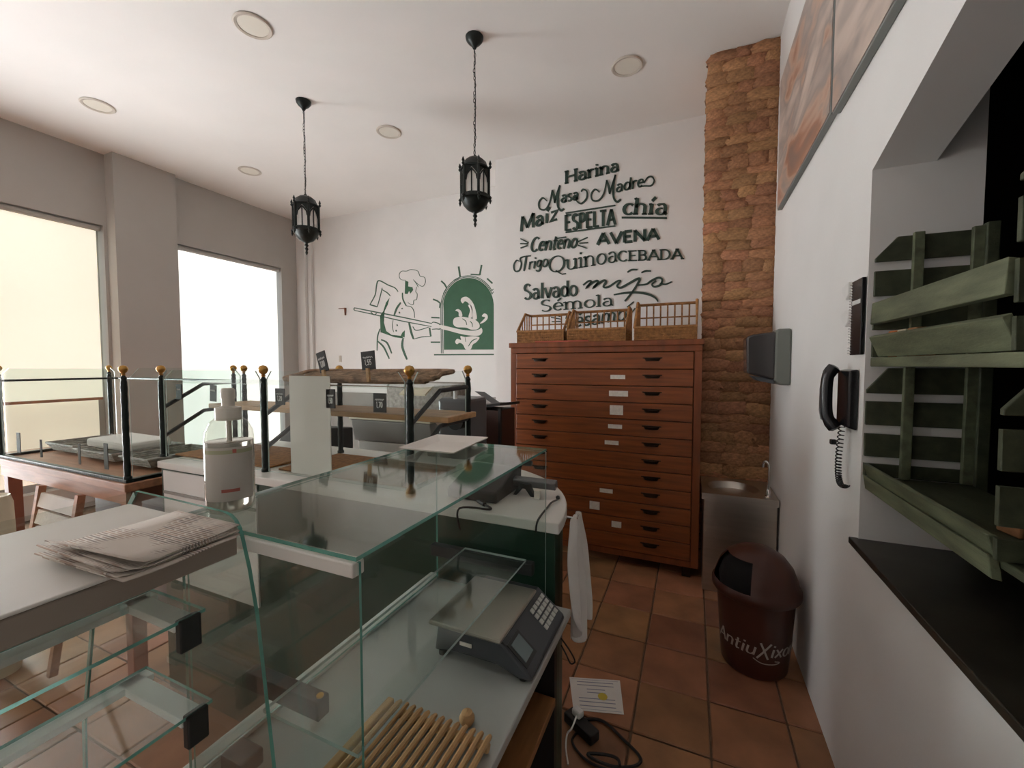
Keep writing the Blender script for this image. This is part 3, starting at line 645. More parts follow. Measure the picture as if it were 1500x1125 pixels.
# wicker baskets on the cabinet
def basket(x0, x1, yf, yb, label, hb):
    z0 = CT+.001; rt = root('wicker_basket', label, 'basket', ((x0+x1)/2, (yf+yb)/2, z0), 'open wicker bread baskets on the cabinet')
    zf = z0+.095; zb = z0+hb; ym = yf+(yb-yf)*.55
    w_ = MB()
    for i in range(9):
        zz = z0+.008+i*.0105; e = .004 if i % 2 else 0
        w_.tube([(x0+e, yf+e, zz), (x1-e, yf+e, zz), (x1-e, yb-e, zz), (x0+e, yb-e, zz), (x0+e, yf+e, zz)], .0062, 5, 0, False)
    n = int((x1-x0)/.018)
    for i in range(n+1):
        xx = x0+(x1-x0)*i/n
        w_.tube([(xx, yf-.002, z0), (xx, yf-.002, zf)], .004, 4)
    w_.box(x0, x1, yf, yb, z0, z0+.012).build('woven_band', 'wicker', rt, kind='stuff')
    rim = [(x0, yf, zf), (x1, yf, zf), (x1, ym, zb), (x1, yb, zb), (x0, yb, zb), (x0, ym, zb), (x0, yf, zf)]
    MB().tube(rim, .0115, 7, 0, False).build('rim', 'wicker', rt, smooth=True)
    MB().tube([(x0, yb, zf+(zb-zf)*.5), (x1, yb, zf+(zb-zf)*.5)], .006, 6).build('cross_rail', 'wicker', rt)
    st = None; n = max(6, int((x1-x0)/.052))
    for i in range(n+1):
        xx = x0+(x1-x0)*i/n; MB().tube([(xx, yb, z0), (xx, yb, zb)], .0065, 5).build('stake', 'wicker', rt)
    for xx in (x0, x1):
        for i in range(1, 6):
            yy_ = yf+(yb-yf)*i/6; zz = min(zb, zf+(zb-zf)*(yy_-yf)/(ym-yf)); MB().tube([(xx, yy_, z0), (xx, yy_, zz)], .006, 5).build('stake', 'wicker', rt)
    return rt
basket(-1.365, -.965, 3.27, 3.60, 'wicker basket with sloping sides, leftmost of three on the cabinet', .262)
basket(-.930, -.475, 3.27, 3.60, 'wicker basket standing in the middle of three on the cabinet', .275)
basket(-.408, .020, 3.27, 3.60, 'wicker basket nearest the brick pier, rightmost of three on the cabinet', .305)

# ================================================================== LANTERNS
def lantern(x, y, zt_, zb_, label, rot):
    rt = root('hanging_lantern', label, 'lantern', (x, y, CZ), 'black iron lanterns hung from the ceiling')
    S = (zt_-zb_)/.50; c = (x, y, zb_); q = lambda z: z*S
    MB().lathe([(.001, -.085), (.012, -.08), (.02, -.062), (.045, -.04), (.06, -.02), (.064, -.001)], (x, y, CZ), 20).build('ceiling_rose', 'iron', rt, smooth=True)
    ch = MB(); z = CZ-.085; i = 0
    while z > zt_+.005:
        wob = .004*math.sin(i*.9)
        ch.torus((x+wob, y, z-.016), .0075, .0022, 'y' if i % 2 else 'x', 10, 4, sx=1, sy=2.1); z -= .026; i += 1
    ch.tube([(x, y, CZ-.08), (x+.006, y+.004, (CZ+zt_)/2), (x, y, zt_)], .0026, 5).build('chain', 'iron', rt)
    rb = .105*S
    MB().lathe([(rb*1.0, q(.41)), (rb*1.0, q(.422)), (rb*.90, q(.432)), (rb*.78, q(.466)), (rb*.5, q(.490)), (rb*.16, q(.495)), (rb*.1, q(.515)), (.004, q(.52))], c, 12, a0=rot).build('roof', 'iron', rt, smooth=True)
    MB().lathe([(.004, q(.0)), (.012, q(.02)), (.007, q(.035)), (.016, q(.05)), (.008, q(.066)), (.018, q(.08)), (.010, q(.095)), (.02, q(.11))], c, 10).build('bottom_finial', 'iron', rt, smooth=True)
    MB().lathe([(.02, q(.105)), (rb*.55, q(.125)), (rb*.85, q(.160)), (rb*.95, q(.190)), (rb*1.04, q(.196)), (rb*1.04, q(.222)), (rb*.9, q(.224))], c, 12, a0=rot).build('bowl', 'iron', rt, smooth=True)
    cor = [Vector((x+rb*math.cos(rot+R(60)*k), y+rb*math.sin(rot+R(60)*k), 0)) for k in range(6)]
    for k in range(6):
        a = cor[k]; p = MB().tube([(a.x, a.y, zb_+q(.21)), (a.x, a.y, zb_+q(.415))], .0105*S, 6)
        for s0, zz in ((1, .41), (-1, .215)):
            p.lathe([(.004, q(zz)), (.012, q(zz+s0*.012)), (.006, q(zz+s0*.024)), (.011, q(zz+s0*.034)), (.002, q(zz+s0*.058))] [::s0], (a.x*1.0+(a.x-x)*.10, a.y+(a.y-y)*.10, zb_), 7)
        p.build('corner_post', 'iron', rt)
        b_ = cor[(k+1) % 6]; e = b_-a; n = Vector((e.y, -e.x, 0)).normalized(); mid = (a+b_)/2
        def P(u, z, d=0): v = a+e*u+n*d; return (v.x, v.y, zb_+q(z))
        g = MB(); g.add([P(.04, .22, -.006), P(.96, .22, -.006), P(.96, .41, -.006), P(.04, .41, -.006)], [(0, 1, 2, 3)]); g.build('pane', 'frost', rt)
        t = MB(); t.tube([P(.5, .22), P(.5, .375)], .0045*S, 5)
        for s0 in (0, 1):
            lf = [P(abs(s0-.10), .31), P(abs(s0-.16), .345), P(abs(s0-.32), .368), P(abs(s0-.5), .388)]
            t.tube(lf, .0055*S, 5)
        t.prism  # spandrel above the arch
        sp = [(0, .345), (.10, .35), (.30, .378), (.5, .402), (.70, .378), (.90, .35), (1, .345), (1, .42), (0, .42)]
        t.add([P(u, z) for u, z in sp]+[P(u, z, -.004) for u, z in sp], [list(range(9)), list(range(9, 18))[::-1]]+[(i, (i+1) % 9, 9+(i+1) % 9, 9+i) for i in range(9)])
        t.build('arch_tracery', 'iron', rt)
    return rt
lantern(-1.472, 2.727, 3.045, 2.552, 'black iron hexagonal lantern on a chain, nearer the lettered wall', R(12))
lantern(-3.210, 2.764, 3.060, 2.540, 'black iron hexagonal lantern on a chain, nearer the windows', R(30))

# ================================================================== RIGHT WALL: pictures, dispenser, phone, rack
def canvas(y0, y1, z0, z1, label, seed):
    rt = root('canvas_print', label, 'picture', (XR, (y0+y1)/2, z0), 'large canvas prints high on the right wall')
    MB().box(XR-.028, XR-.001, y0, y1, z0, z1).build('stretcher_frame', 'picframe', rt, bevel=.003)
    MB().box(XR-.031, XR-.0285, y0+.004, y1-.004, z0+.01, z1-.004).build('printed_canvas', artwork('canvas_art_%d' % seed, seed*3.7), rt)
canvas(2.15, 3.33, 2.585, 3.43, 'large blurred brown and grey canvas print next to the brick pier', 1)
canvas(.85, 2.12, 2.565, 3.43, 'large beige canvas print above the pass-through, nearer the viewer', 2)
dp = root('towel_dispenser', 'grey paper towel dispenser with smoked cover beside the brick pier', 'dispenser', (XR, 2.99, 1.43))
MB().prism([(XR-.001, 1.765), (XR-.075, 1.765), (XR-.085, 1.74), (XR-.085, 1.46), (XR-.06, 1.43), (XR-.001, 1.43)], 'y', 2.90, 3.10).build('housing', 'disp', dp, bevel=.012)
MB().prism([(XR-.08, 1.75), (XR-.20, 1.735), (XR-.235, 1.72), (XR-.228, 1.50), (XR-.10, 1.465), (XR-.08, 1.465)], 'y', 2.905, 3.095).build('smoked_cover', 'smoke', dp, bevel=.012)
MB().prism([(XR-.08, 1.463), (XR-.20, 1.485), (XR-.17, 1.455), (XR-.08, 1.435)], 'y', 2.92, 3.08).build('paper_slot', 'bluegrey', dp, bevel=.004)
# wall telephone
ph = root('wall_telephone', 'black corded wall telephone beside the pass-through', 'telephone', (XR, 1.87, 1.30))
MB().prism([(XR-.002, 1.535), (XR-.03, 1.53), (XR-.03, 1.33), (XR-.002, 1.32)], 'y', 1.80, 1.93).build('phone_base', 'phone', ph, bevel=.006)
hs = [(XR-.045, 1.90, 1.545), (XR-.066, 1.90, 1.51), (XR-.070, 1.90, 1.44), (XR-.066, 1.895, 1.36), (XR-.040, 1.885, 1.312)]
MB().tube(smoothline(hs, 5), [.012]+[.022]*4+[.020]*12+[.023]*3+[.012], 10).build('handset', 'phone', ph, smooth=True)
MB().prism([(XR-.083, 1.50), (XR-.089, 1.46), (XR-.089, 1.38), (XR-.083, 1.345)], 'y', 1.89, 1.912).build('handset_trim', 'phonegrey', ph)
cd = []
for i in range(260):
    t = i/259; a = t*2*math.pi*26
    yb_ = 1.86+.055*math.sin(t*math.pi)*1.0-.07*t; zb_ = 1.325-.21*math.sin(t*math.pi*.62); xb = XR-.03
    cd.append((xb+.009*math.cos(a), yb_+.009*math.sin(a), zb_+.002*math.sin(a)))
MB().tube(cd, .0026, 4).build('coiled_cord', 'phone', ph)
MB().obox((XR-.03, 1.955, 1.255), (.02, .02, .02)).build('cord_plug', 'phone', ph, bevel=.004)
nb = root('spiral_notebook', 'black spiral-bound notebook hung on the wall above the telephone', 'notebook', (XR, 1.81, 1.585))
MB().box(XR-.014, XR-.002, 1.765, 1.865, 1.585, 1.845).build('cover', 'phone', nb, bevel=.002)
sp = MB()
for i in range(26): sp.torus((XR-.008, 1.867, 1.592+i*.0097), .010, .0024, 'z', 10, 4)
sp.build('wire_binding', 'chrome', nb)
MB().box(XR-.0145, XR-.014, 1.775, 1.855, 1.76, 1.775).build('cover_print', 'chalkw', nb)
for zc, lb in ((1.825, 'upper'), (1.725, 'lower')):
    tag(MB().prism([(1.90, zc+.03), (1.985, zc+.02), (1.975, zc-.005), (1.93, zc-.035), (1.905, zc-.02)], 'x', XR-.014, XR-.001).build('wall_clip', 'plasticw', loc=(XR, 1.94, zc-.03), bevel=.004), 'white plastic wall clip, %s of the pair beside the notebook' % lb, 'clip', 'white wall clips')
# green slatted rack inside the pass-through
rk = root('slatted_rack', 'worn green wooden slatted bread rack standing in the pass-through', 'rack', (.67, 1.0, OZ+.022))
XA, XB = .538, .800
def rbox(name, *a, m='greenpaint'): return MB().box(*a).build(name, m, rk, bevel=.003)
rbox('shelf_board', XA, XB, -.3, 1.742, 1.545, 1.574, m='greenlight'); rbox('shelf_board', XA+.01, XB, -.3, 1.742, 1.160, 1.178)
def panel(y, t, xs, up):
    rows = [(1.886, 1.962, True), (1.775, 1.856, False), (1.665, 1.745, False), (1.576, 1.64, False)] if up else [(1.456, 1.540, True), (1.351, 1.430, False), (1.246, 1.322, False), (1.180, 1.222, False)]
    for z0, z1, chm in rows:
        p = [(xs, z0), (XB, z0), (XB, z1), (xs+(.055 if chm else 0), z1)]+([(xs, z0+.012)] if chm else [(xs, z1)])
        MB().prism(p, 'y', y-t, y).build('slat', 'greenpaint', rk, bevel=.002)
    zb_, zt_ = (1.576, 1.968) if up else (1.180, 1.543)
    for x in (xs+.090, XB-.03): MB().box(x, x+.026, y-t-.016, y-t, zb_, zt_).build('batten', 'greenlight', rk, bevel=.002)
for y in (1.752, 1.085, .42): panel(y, .012, XA+.004, True); panel(y, .012, XA-.006, False)
for y0, y1 in ((1.09, 1.735),):
    MB().prism([(.532, 1.683), (.550, 1.680), (.553, 1.748), (.535, 1.752)], 'y', y0, y1).build('front_board', 'greenlight', rk, bevel=.002)
    MB().prism([(.530, 1.640), (.545, 1.648), (.572, 1.580), (.556, 1.576)], 'y', y0, y1).build('tilted_lip', 'greenlight', rk, bevel=.002)
    MB().prism([(.526, 1.222), (.540, 1.224), (.556, 1.180), (.540, 1.178)], 'y', y0, y1).build('tilted_lip', 'greenlight', rk, bevel=.002)
    MB().prism([(.528, 1.185), (.545, 1.178), (.552, 1.135), (.535, 1.138)], 'y', y0, y1).build('under_board', 'greenlight', rk, bevel=.002)
rbox('post', XB-.005, XB+.025, 1.715, 1.745, OZ+.022, 1.975); rbox('post', XB-.005, XB+.025, .40, .43, OZ+.022, 1.975); rbox('post', XB-.005, XB+.025, 1.06, 1.09, OZ+.022, 1.975)
for (y, z0, s_, mt, lb) in ((1.70, 1.5745, .030, 'orange', 'small orange packet'), (1.64, 1.5745, .026, 'cream', 'small cream packet'), (1.57, 1.5745, .028, 'cork', 'small brown packet')):
    tag(MB().obox((.60, y, z0+.042), (.05, s_*1.4, .084), (0, 0, .2)).build('packet', mt, loc=(.60, y, z0), bevel=.005), lb+' peeking over the lip of the upper rack shelf', 'packet', 'small packets on the upper rack shelf')
tag(MB().obox((.668, 1.262, 1.203), (.06, .06, .048), (0, 0, .15)).obox((.69, 1.255, 1.233), (.03, .03, .016), (0, 0, .15)).build('cork_block', 'cork', loc=(.668, 1.262, 1.179), bevel=.004), 'brown cork block lying on the lower rack shelf', 'block')

# ================================================================== SINK, BIN
sk = root('hand_sink', 'stainless steel pedestal hand basin against the brick pier', 'sink', (.30, 3.33, 0))
s0x, s1x, s0y, s1y, sz = .072, .522, 3.095, 3.565, .682
MB().box(s0x+.012, s1x-.006, s0y+.015, s1y, .001, sz-.045).build('pedestal', 'steel', sk, bevel=.004)
tp = MB(); N = 40; cx_, cy_, rx, ry = .275, 3.32, .165, .165
outer = []
for i in range(N):
    a = 2*math.pi*i/N; c_, s_ = math.cos(a), math.sin(a); k = 1/max(abs(c_), abs(s_))
    outer.append((min(max((s0x+s1x)/2+c_*k*(s1x-s0x)/2, s0x), s1x), min(max((s0y+s1y)/2+s_*k*(s1y-s0y)/2, s0y), s1y)))
rings = [[(x, y, sz-.045) for x, y in outer], [(x, y, sz) for x, y in outer]]
for f, dz in ((1, 0), (.96, -.006), (.86, -.05), (.6, -.10), (.12, -.115)): rings.append([(cx_+rx*f*math.cos(2*math.pi*i/N), cy_+ry*f*math.sin(2*math.pi*i/N), sz+dz) for i in range(N)])
tp.add([p for r_ in rings for p in r_], [(k*N+i, k*N+(i+1) % N, (k+1)*N+(i+1) % N, (k+1)*N+i) for k in range(len(rings)-1) for i in range(N)]+[[6*N+i for i in range(N)]])
tp.build('basin_top', 'steel', sk, smooth=True)
MB().lathe([(.022, 0), (.022, .006), (.014, .012), (.014, .04), (.010, .05)], (.470, 3.16, sz), 14).tube(smoothline([(.470, 3.16, sz+.04), (.472, 3.162, sz+.17), (.468, 3.165, sz+.215), (.452, 3.175, sz+.232), (.440, 3.185, sz+.215), (.438, 3.187, sz+.19)], 5), .0085, 10).build('faucet', 'chrome', sk, smooth=True)
bn = root('swing_bin', 'dark brown plastic waste bin with domed lid beside the white wall', 'bin', (.318, 2.45, 0))
bc = (.318, 2.45, 0)
MB().lathe([(.145, .002), (.152, .012), (.160, .10), (.172, .28), (.180, .395), (.176, .40)], bc, 48).build('bin_body', 'brownpl', bn, smooth=True)
dome = MB(); prof = [(.196, .385), (.203, .395), (.203, .425), (.194, .437), (.186, .47), (.166, .525), (.130, .572), (.080, .602), (.03, .612), (.001, .613)]
dome.lathe(prof, bc, 56)
keep = []
ang = math.radians(218)
def inhole(p):
    v = Vector((p.x-bc[0], p.y-bc[1])); a = math.atan2(v.y, v.x); da = (a-ang+math.pi) % (2*math.pi)-math.pi
    return abs(da) < R(38) and .445 < p.z < .567
dome.f2 = [(f, m_) for f, m_ in zip(dome.f, dome.m) if not (len(f) == 4 and all(inhole(dome.v[i]) or False for i in f) or (len(f) == 4 and inhole(sum((dome.v[i] for i in f), Vector())/4)))]
dome.f = [a for a, _ in dome.f2]; dome.m = [b_ for _, b_ in dome.f2]
dome.build('domed_lid', 'brownpl', bn, smooth=True)
MB().lathe([(.165, .40), (.172, .45), (.150, .52), (.112, .565), (.06, .588), (.001, .592)], bc, 40).build('lid_inside', 'binhole', bn, smooth=True)
def onbin(cx, cy, d):
    z_ = cy; a = cx; rr = .1525+(.172-.1525)*(z_/.28)+.0014+d
    return Vector((bc[0]+rr*math.cos(a), bc[1]+rr*math.sin(a), z_))
def binword():
    text = 'AntiuXixona'; a0, a1 = R(193), R(356); adv = [G[c][0] for c in text]; tot = sum(adv); x = 0; mb = MB()
    cap = .062
    for c, a in zip(text, adv):
        for s in G[c][1]:
            big = 1.3 if c == 'X' else 1
            pts = [(a0+(a1-a0)*((x+gx)/tot)+.22*gy*cap/.16, .135+gy*cap*big-(.012 if c == 'X' else 0)) for gx, gy in s]
            P = [(p[0]*.16, p[1]) for p in pts]
            P = [tuple(Vector(P[i]).lerp(Vector(P[i+1]), t/6)) for i in range(len(P)-1) for t in range(6)]+[P[-1]]
            ribbon2(mb, P, pen(.0095, .004), lambda u, v, d: onbin(u/.16, v, d), .0012)
        x += a
    P = [(p.x*.16, p.y) for p in smoothline([(R(262), .118, 0), (R(275), .100, 0), (R(295), .098, 0), (R(305), .108, 0), (R(296), .114, 0)])]
    ribbon2(mb, P, lambda t, s: .004, lambda u, v, d: onbin(u/.16, v, d), .0012)
    mb.build('printed_name', 'binprint', bn)
binword()

# ================================================================== COUNTERS
# long service counter with a rounded end
LX0, LY0, LY1, LZ = -2.30, 1.12, 1.72, 1.10
ct = root('service_counter', 'long dark green service counter with white top and rounded end', 'counter', (-1.3, 1.42, 0))
ex = -.94
end = [(ex+.60*math.cos(R(a)), LY0+.60*math.sin(R(a))) for a in range(0, 91, 6)]
MB().prism([(LX0, LY0)]+end+[(LX0, LY1)], 'z', LZ-.032, LZ).build('counter_top', 'counter', ct, bevel=.004)
MB().prism([(LX0+.01, LY0+.012)]+[(ex+.585*math.cos(R(a)), LY0+.012+.57*math.sin(R(a))) for a in range(0, 91, 6)]+[(LX0+.01, LY1-.015)], 'z', .001, LZ-.033).build('counter_body', 'darkgreen', ct, bevel=.003)
MB().box(-2.262, -1.62, LY0+.004, LY0+.012, .55, LZ-.04).build('drawer_front', 'plasticw', ct, bevel=.002)
MB().box(-2.25, -1.62, LY0-.004, LY0+.004, .955, .967).build('drawer_rail', 'dado', ct, bevel=.001)
# low worktop cabinet (staff side)
wt = root('worktop_cabinet', 'low grey worktop cabinet under the glass display box', 'counter', (-.53, .74, 0))
WZ = .87
MB().box(-.755, -.300, .385, 1.108, WZ-.022, WZ).build('worktop', 'worktop', wt, bevel=.003)
MB().box(-.765, -.735, .385, 1.108, WZ, WZ+.014).build('upstand', 'rail', wt, bevel=.003)
MB().box(-.755, -.70, .385, 1.108, .001, WZ-.023).box(-.70, -.34, 1.085, 1.108, .001, WZ-.023).box(-.70, -.38, .385, .405, .001, WZ-.023).build('carcass', 'cap', wt)
MB().box(-.70, -.335, .41, 1.08, .60, .622).build('shelf_board', 'orangewood', wt, bevel=.002); MB().box(-.70, -.345, .41, 1.08, .10, .12).build('shelf_board', 'orangewood', wt, bevel=.002)
# glass display box on the worktop
gb = root('glass_display_box', 'open-backed glass display box with flat glass top and inner shelf', 'display case', (-.56, .74, WZ))
GX0, GX1, GY0, GY1, GT = -.733, -.372, .382, 1.103, 1.316
MB().prism([(GX0, GY0), (GX1, GY0), (GX1, GY1), (GX0, GY1)], 'z', GT-.0055, GT, 0, 1).build('top_pane', ['gtop', 'gedge'], gb)
MB().prism([(GX0, WZ+.001), (GX1, WZ+.001), (GX1, GT-.008), (GX0, GT-.008)], 'y', GY1-.008, GY1-.002, 0, 1).build('end_pane', ['glass', 'gedge2'], gb)
MB().prism([(GX0, WZ+.001), (GX1+.001, WZ+.001), (GX1+.001, GT-.008), (GX0, GT-.008)], 'y', GY0+.003, GY0+.007, 0, 1).build('end_pane', ['glass', 'gedge'], gb)
MB().prism([(GY0+.01, WZ+.015), (GY1-.01, WZ+.015), (GY1-.01, GT-.008), (GY0+.01, GT-.008)], 'x', GX0, GX0+.005, 0, 1).build('front_pane', ['glass', 'gedge'], gb)
MB().box(GX0, GX1-.002, GY0-.004, GY0+.016, GT-.026, GT-.0075).build('white_rail', 'whitemetal', gb, bevel=.002)
MB().prism([(-.617, .43), (-.421, .43), (-.421, 1.072), (-.617, 1.072)], 'z', .998, 1.004, 0, 1).build('shelf_pane', ['glass', 'gedge2'], gb)
for y in (.492, 1.075): MB().box(-.735, -.555 if y < 1 else -.40, y-.012, y+.012, .962, .996).build('shelf_arm', 'bar', gb, bevel=.002)
MB().tube([(-.563, .492, .996), (-.563, .492, .9985)], .006, 10).build('arm_screw', 'brass', gb)
tag(MB().box(-.715, -.66, .42, .46, WZ+.001, WZ+.030).build('metal_block', 'phonegrey', loc=(-.695, .445, WZ), bevel=.004), 'grey metal foot block on the worktop inside the glass box', 'block')
# foreground case with newspapers on top
ca = root('glass_counter_case', 'foreground glass counter case with white top slab and glass shelves', 'display case', (-.66, 0, 0))
SZ = 1.335
MB().box(-.80, -.541, -.55, .352, SZ-.004, SZ).build('top_slab', 'whitemetal', ca, bevel=.0015)
MB().box(-.795, -.543, -.55, .350, SZ-.033, SZ-.0045).build('slab_edge', 'taupe', ca, bevel=.002)
edge = [(-.80, 1.352), (-.63, 1.350)]+[(-.585+.035*math.cos(R(a)), 1.314+.035*math.sin(R(a))) for a in (90, 70, 50, 30, 12)]+[(-.538, 1.28), (-.525, 1.22), (-.500, 1.018), (-.478, .80), (-.470, .45), (-1.02, .45), (-1.0, .9), (-.93, 1.2)]
MB().prism(edge, 'y', .359, .364, 0, 1).build('end_pane', ['glass', 'gedge'], ca)
MB().prism([(-.80, 1.352), (-.93, 1.2), (-1.0, .9), (-1.02, .45), (-1.012, .45), (-.992, .9), (-.923, 1.2), (-.795, 1.345)], 'y', -.55, .357, 1, 0).build('front_pane', ['glass', 'gedge'], ca)
for z, x0, x1 in ((1.213, -.738, -.607), (1.087, -.757, -.598)):
    MB().prism([(x0, -.5), (x1, -.5), (x1, .345), (x0, .345)], 'z', z, z+.0045, 0, 1).build('shelf_pane', ['glass', 'gedge'], ca)
    MB().box(x0-.004, x0+.020, -.5, .345, z-.010, z-.0005).build('shelf_rail', 'rail', ca, bevel=.001)
    for y in (.320, -.30):
        a = MB().box(x0, x1-.006, y-.010, y+.016, z-.012, z-.0005).build('shelf_arm', 'rail', ca, bevel=.001)
        MB().box(x1-.008, x1+.004, y-.008, y+.018, z-.040, z+.004).build('end_cap', 'cap', a, bevel=.002)
MB().box(-1.02, -.47, -.55, .366, .02, .449).build('case_base', 'darkgreen', ca, bevel=.004)
# newspapers
NP = [PZ(*p, SZ+.015) for p in ((62, 802), (178, 836), (345, 771), (262, 748))]
for k in range(6):
    n_ = 10; mb = MB(); vs_ = []; jx, jy, ja = random.uniform(-.006, .006), random.uniform(-.008, .008), random.uniform(-.06, .06)
    nc = sum(NP, Vector())/4
    for i in range(n_+1):
        for j in range(5):
            u, v = i/n_, j/4
            p = (NP[0]*(1-v)+NP[1]*v)*(1-u)+(NP[3]*(1-v)+NP[2]*v)*u-nc
            curl = .010*max(0, .14-u)/.14*(k/5)+.0006*math.sin(u*9+k)
            vs_.append((p.x*math.cos(ja)-p.y*math.sin(ja)+jx, p.x*math.sin(ja)+p.y*math.cos(ja)+jy, curl))
    mb.add(vs_, [(i*5+j, (i+1)*5+j, (i+1)*5+j+1, i*5+j+1) for i in range(n_) for j in range(4)])
    o = mb.build('newspaper', 'news', loc=(0, 0, 0), local=True, smooth=True)
    so = o.modifiers.new('thick', 'SOLIDIFY'); so.thickness = .0014; so.offset = 1
    o.location = Vector((nc.x, nc.y, SZ+.0015+k*.0024))
    tag(o, ['bottom newspaper of the pile on the white slab', 'second newspaper from the bottom of the pile', 'third newspaper from the bottom of the pile', 'third newspaper from the top of the pile', 'second newspaper from the top of the pile', 'top newspaper of the pile on the white slab'][k], 'newspaper', 'newspapers piled on the white slab')

# ================================================================== THINGS ON THE GLASS BOX AND WORKTOP
pl = MB(); a = [PZ(*p, GT+.018) for p in ((583, 655), (665, 663), (716, 640), (640, 636))]; cc = sum(a, Vector())/4
def lerp4(f, z_): return [Vector((cc.x+(p.x-cc.x)*f, cc.y+(p.y-cc.y)*f, z_)) for p in a]
rg = [lerp4(.55, GT+.001), lerp4(.97, GT+.014), lerp4(1, GT+.018), lerp4(.93, GT+.018), lerp4(.6, GT+.006)]
pl.add([p for r_ in rg for p in r_], [(k*4+i, k*4+(i+1) % 4, k*4+4+(i+1) % 4, k*4+4+i) for k in range(4) for i in range(4)]+[(3, 2, 1, 0), (16, 17, 18, 19)])
tag(pl.build('square_platter', 'paper', loc=(cc.x, cc.y, GT), bevel=.002), 'square white platter on the far end of the glass top', 'platter')
bt = root('pump_bottle', 'clear pump bottle of hand gel standing on the glass top', 'bottle', PZ(339, 748, GT))
bp = PZ(339, 745, GT); k = .195
BASE[bt.name] = bp; bt.location = bp
MB().lathe([(.030, .0008), (.0335, .004), (.0345, .02), (.0345, .115), (.033, .128), (.026, .143), (.016, .152), (.0155, .156)], bp, 36).build('bottle_body', 'bottle', bt, smooth=True)
MB().lathe([(.029, .004), (.0325, .008), (.0335, .022), (.0335, .112), (.031, .1125)], bp, 36).build('gel', 'liquid', bt, smooth=True)
MB().lathe([(.0185, .146), (.0185, .166), (.009, .168), (.009, .182), (.0075, .183)], bp, 24).build('pump_collar', 'pump', bt, smooth=True)
fd = Vector((-.9, .35, 0)).normalized()
MB().lathe([(.010, .180), (.010, .194), (.008, .197)], bp, 18).tube([bp+Vector((0, 0, .190)), bp+fd*.018+Vector((0, 0, .191)), bp+fd*.026+Vector((0, 0, .186))], [.007, .005, .004], 8).build('pump_head', 'pump', bt, smooth=True)
MB().tube([bp+Vector((0, 0, .012)), bp+Vector((0, 0, .15))], .004, 8).build('dip_tube', 'pump', bt)
def wrap(a0, a1, z0, z1, r_, nm, mt):
    mb = MB(); n_ = 14; P_ = [bp+Vector((r_*math.cos(a0+(a1-a0)*i/n_), r_*math.sin(a0+(a1-a0)*i/n_), zz)) for i in range(n_+1) for zz in (z0, z1)]
    mb.add(P_, [(2*i, 2*i+2, 2*i+3, 2*i+1) for i in range(n_)]); mb.build(nm, mt, bt, smooth=True)
A0 = math.atan2(-bp.y, -bp.x)
wrap(A0-1.15, A0+1.05, .022, .106, .0352, 'bottle_label', 'blabel'); wrap(A0-1.15, A0+1.05, .096, .102, .0354, 'label_band', 'green2'); wrap(A0-.35, A0+.35, .036, .041, .0355, 'label_print', 'pink'); wrap(A0+.1, A0+.25, .097, .103, .0356, 'label_logo', 'pink')
# shop scale
sc = root('shop_scale', 'dark grey electronic shop scale with steel plate on the worktop', 'scale', (-.43, .92, WZ))
fp = [(-.552, .800), (-.345, .792), (-.345, 1.055), (-.552, 1.055)]
MB().prism([(-.545, WZ+.012), (-.535, WZ+.078), (-.375, WZ+.078), (-.305, WZ+.020), (-.300, WZ+.008), (-.335, WZ+.006), (-.38, WZ+.022), (-.50, WZ+.022)], 'y', .800, 1.05).build('scale_body', 'bluegrey', sc, bevel=.006)
for x in (-.53, -.325):
    for y in (.815, 1.03): MB().lathe([(.010, 0.0005), (.010, .012)], (x, y, WZ), 12).build('foot', 'cap', sc)
MB().box(-.52, -.37, .83, .97, WZ+.078, WZ+.090).build('plate_support', 'bar', sc)
MB().box(-.545, -.362, .775, 1.0, WZ+.088, WZ+.098).build('steel_plate', 'plate', sc, bevel=.005)
sl = Vector((.070, 0, -.058)).normalized(); nr = Vector((.058, 0, .070)).normalized()
def onpan(s_, y, h): return Vector((-.375, y, WZ+.078))+sl*s_+nr*h
def pbox(s0_, s1_, y0, y1, h, nm, mt):
    MB().add([onpan(s, y, q) for q in (-.001, h) for y in (y0, y1) for s in (s0_, s1_)], [(0, 2, 3, 1), (4, 5, 7, 6), (0, 1, 5, 4), (2, 6, 7, 3), (0, 4, 6, 2), (1, 3, 7, 5)]).build(nm, mt, sc)
pbox(.016, .078, .808, .868, .002, 'display_bezel', 'bar'); pbox(.023, .069, .816, .860, .0035, 'display', 'lcd')
for i in range(4):
    for j in range(5): pbox(.016+i*.016, .027+i*.016, .948+j*.0185, .961+j*.0185, .003, 'key', 'key')
MB().box(-.475, -.445, .798, .8005, WZ+.045, WZ+.053).build('rating_sticker', 'card', sc)
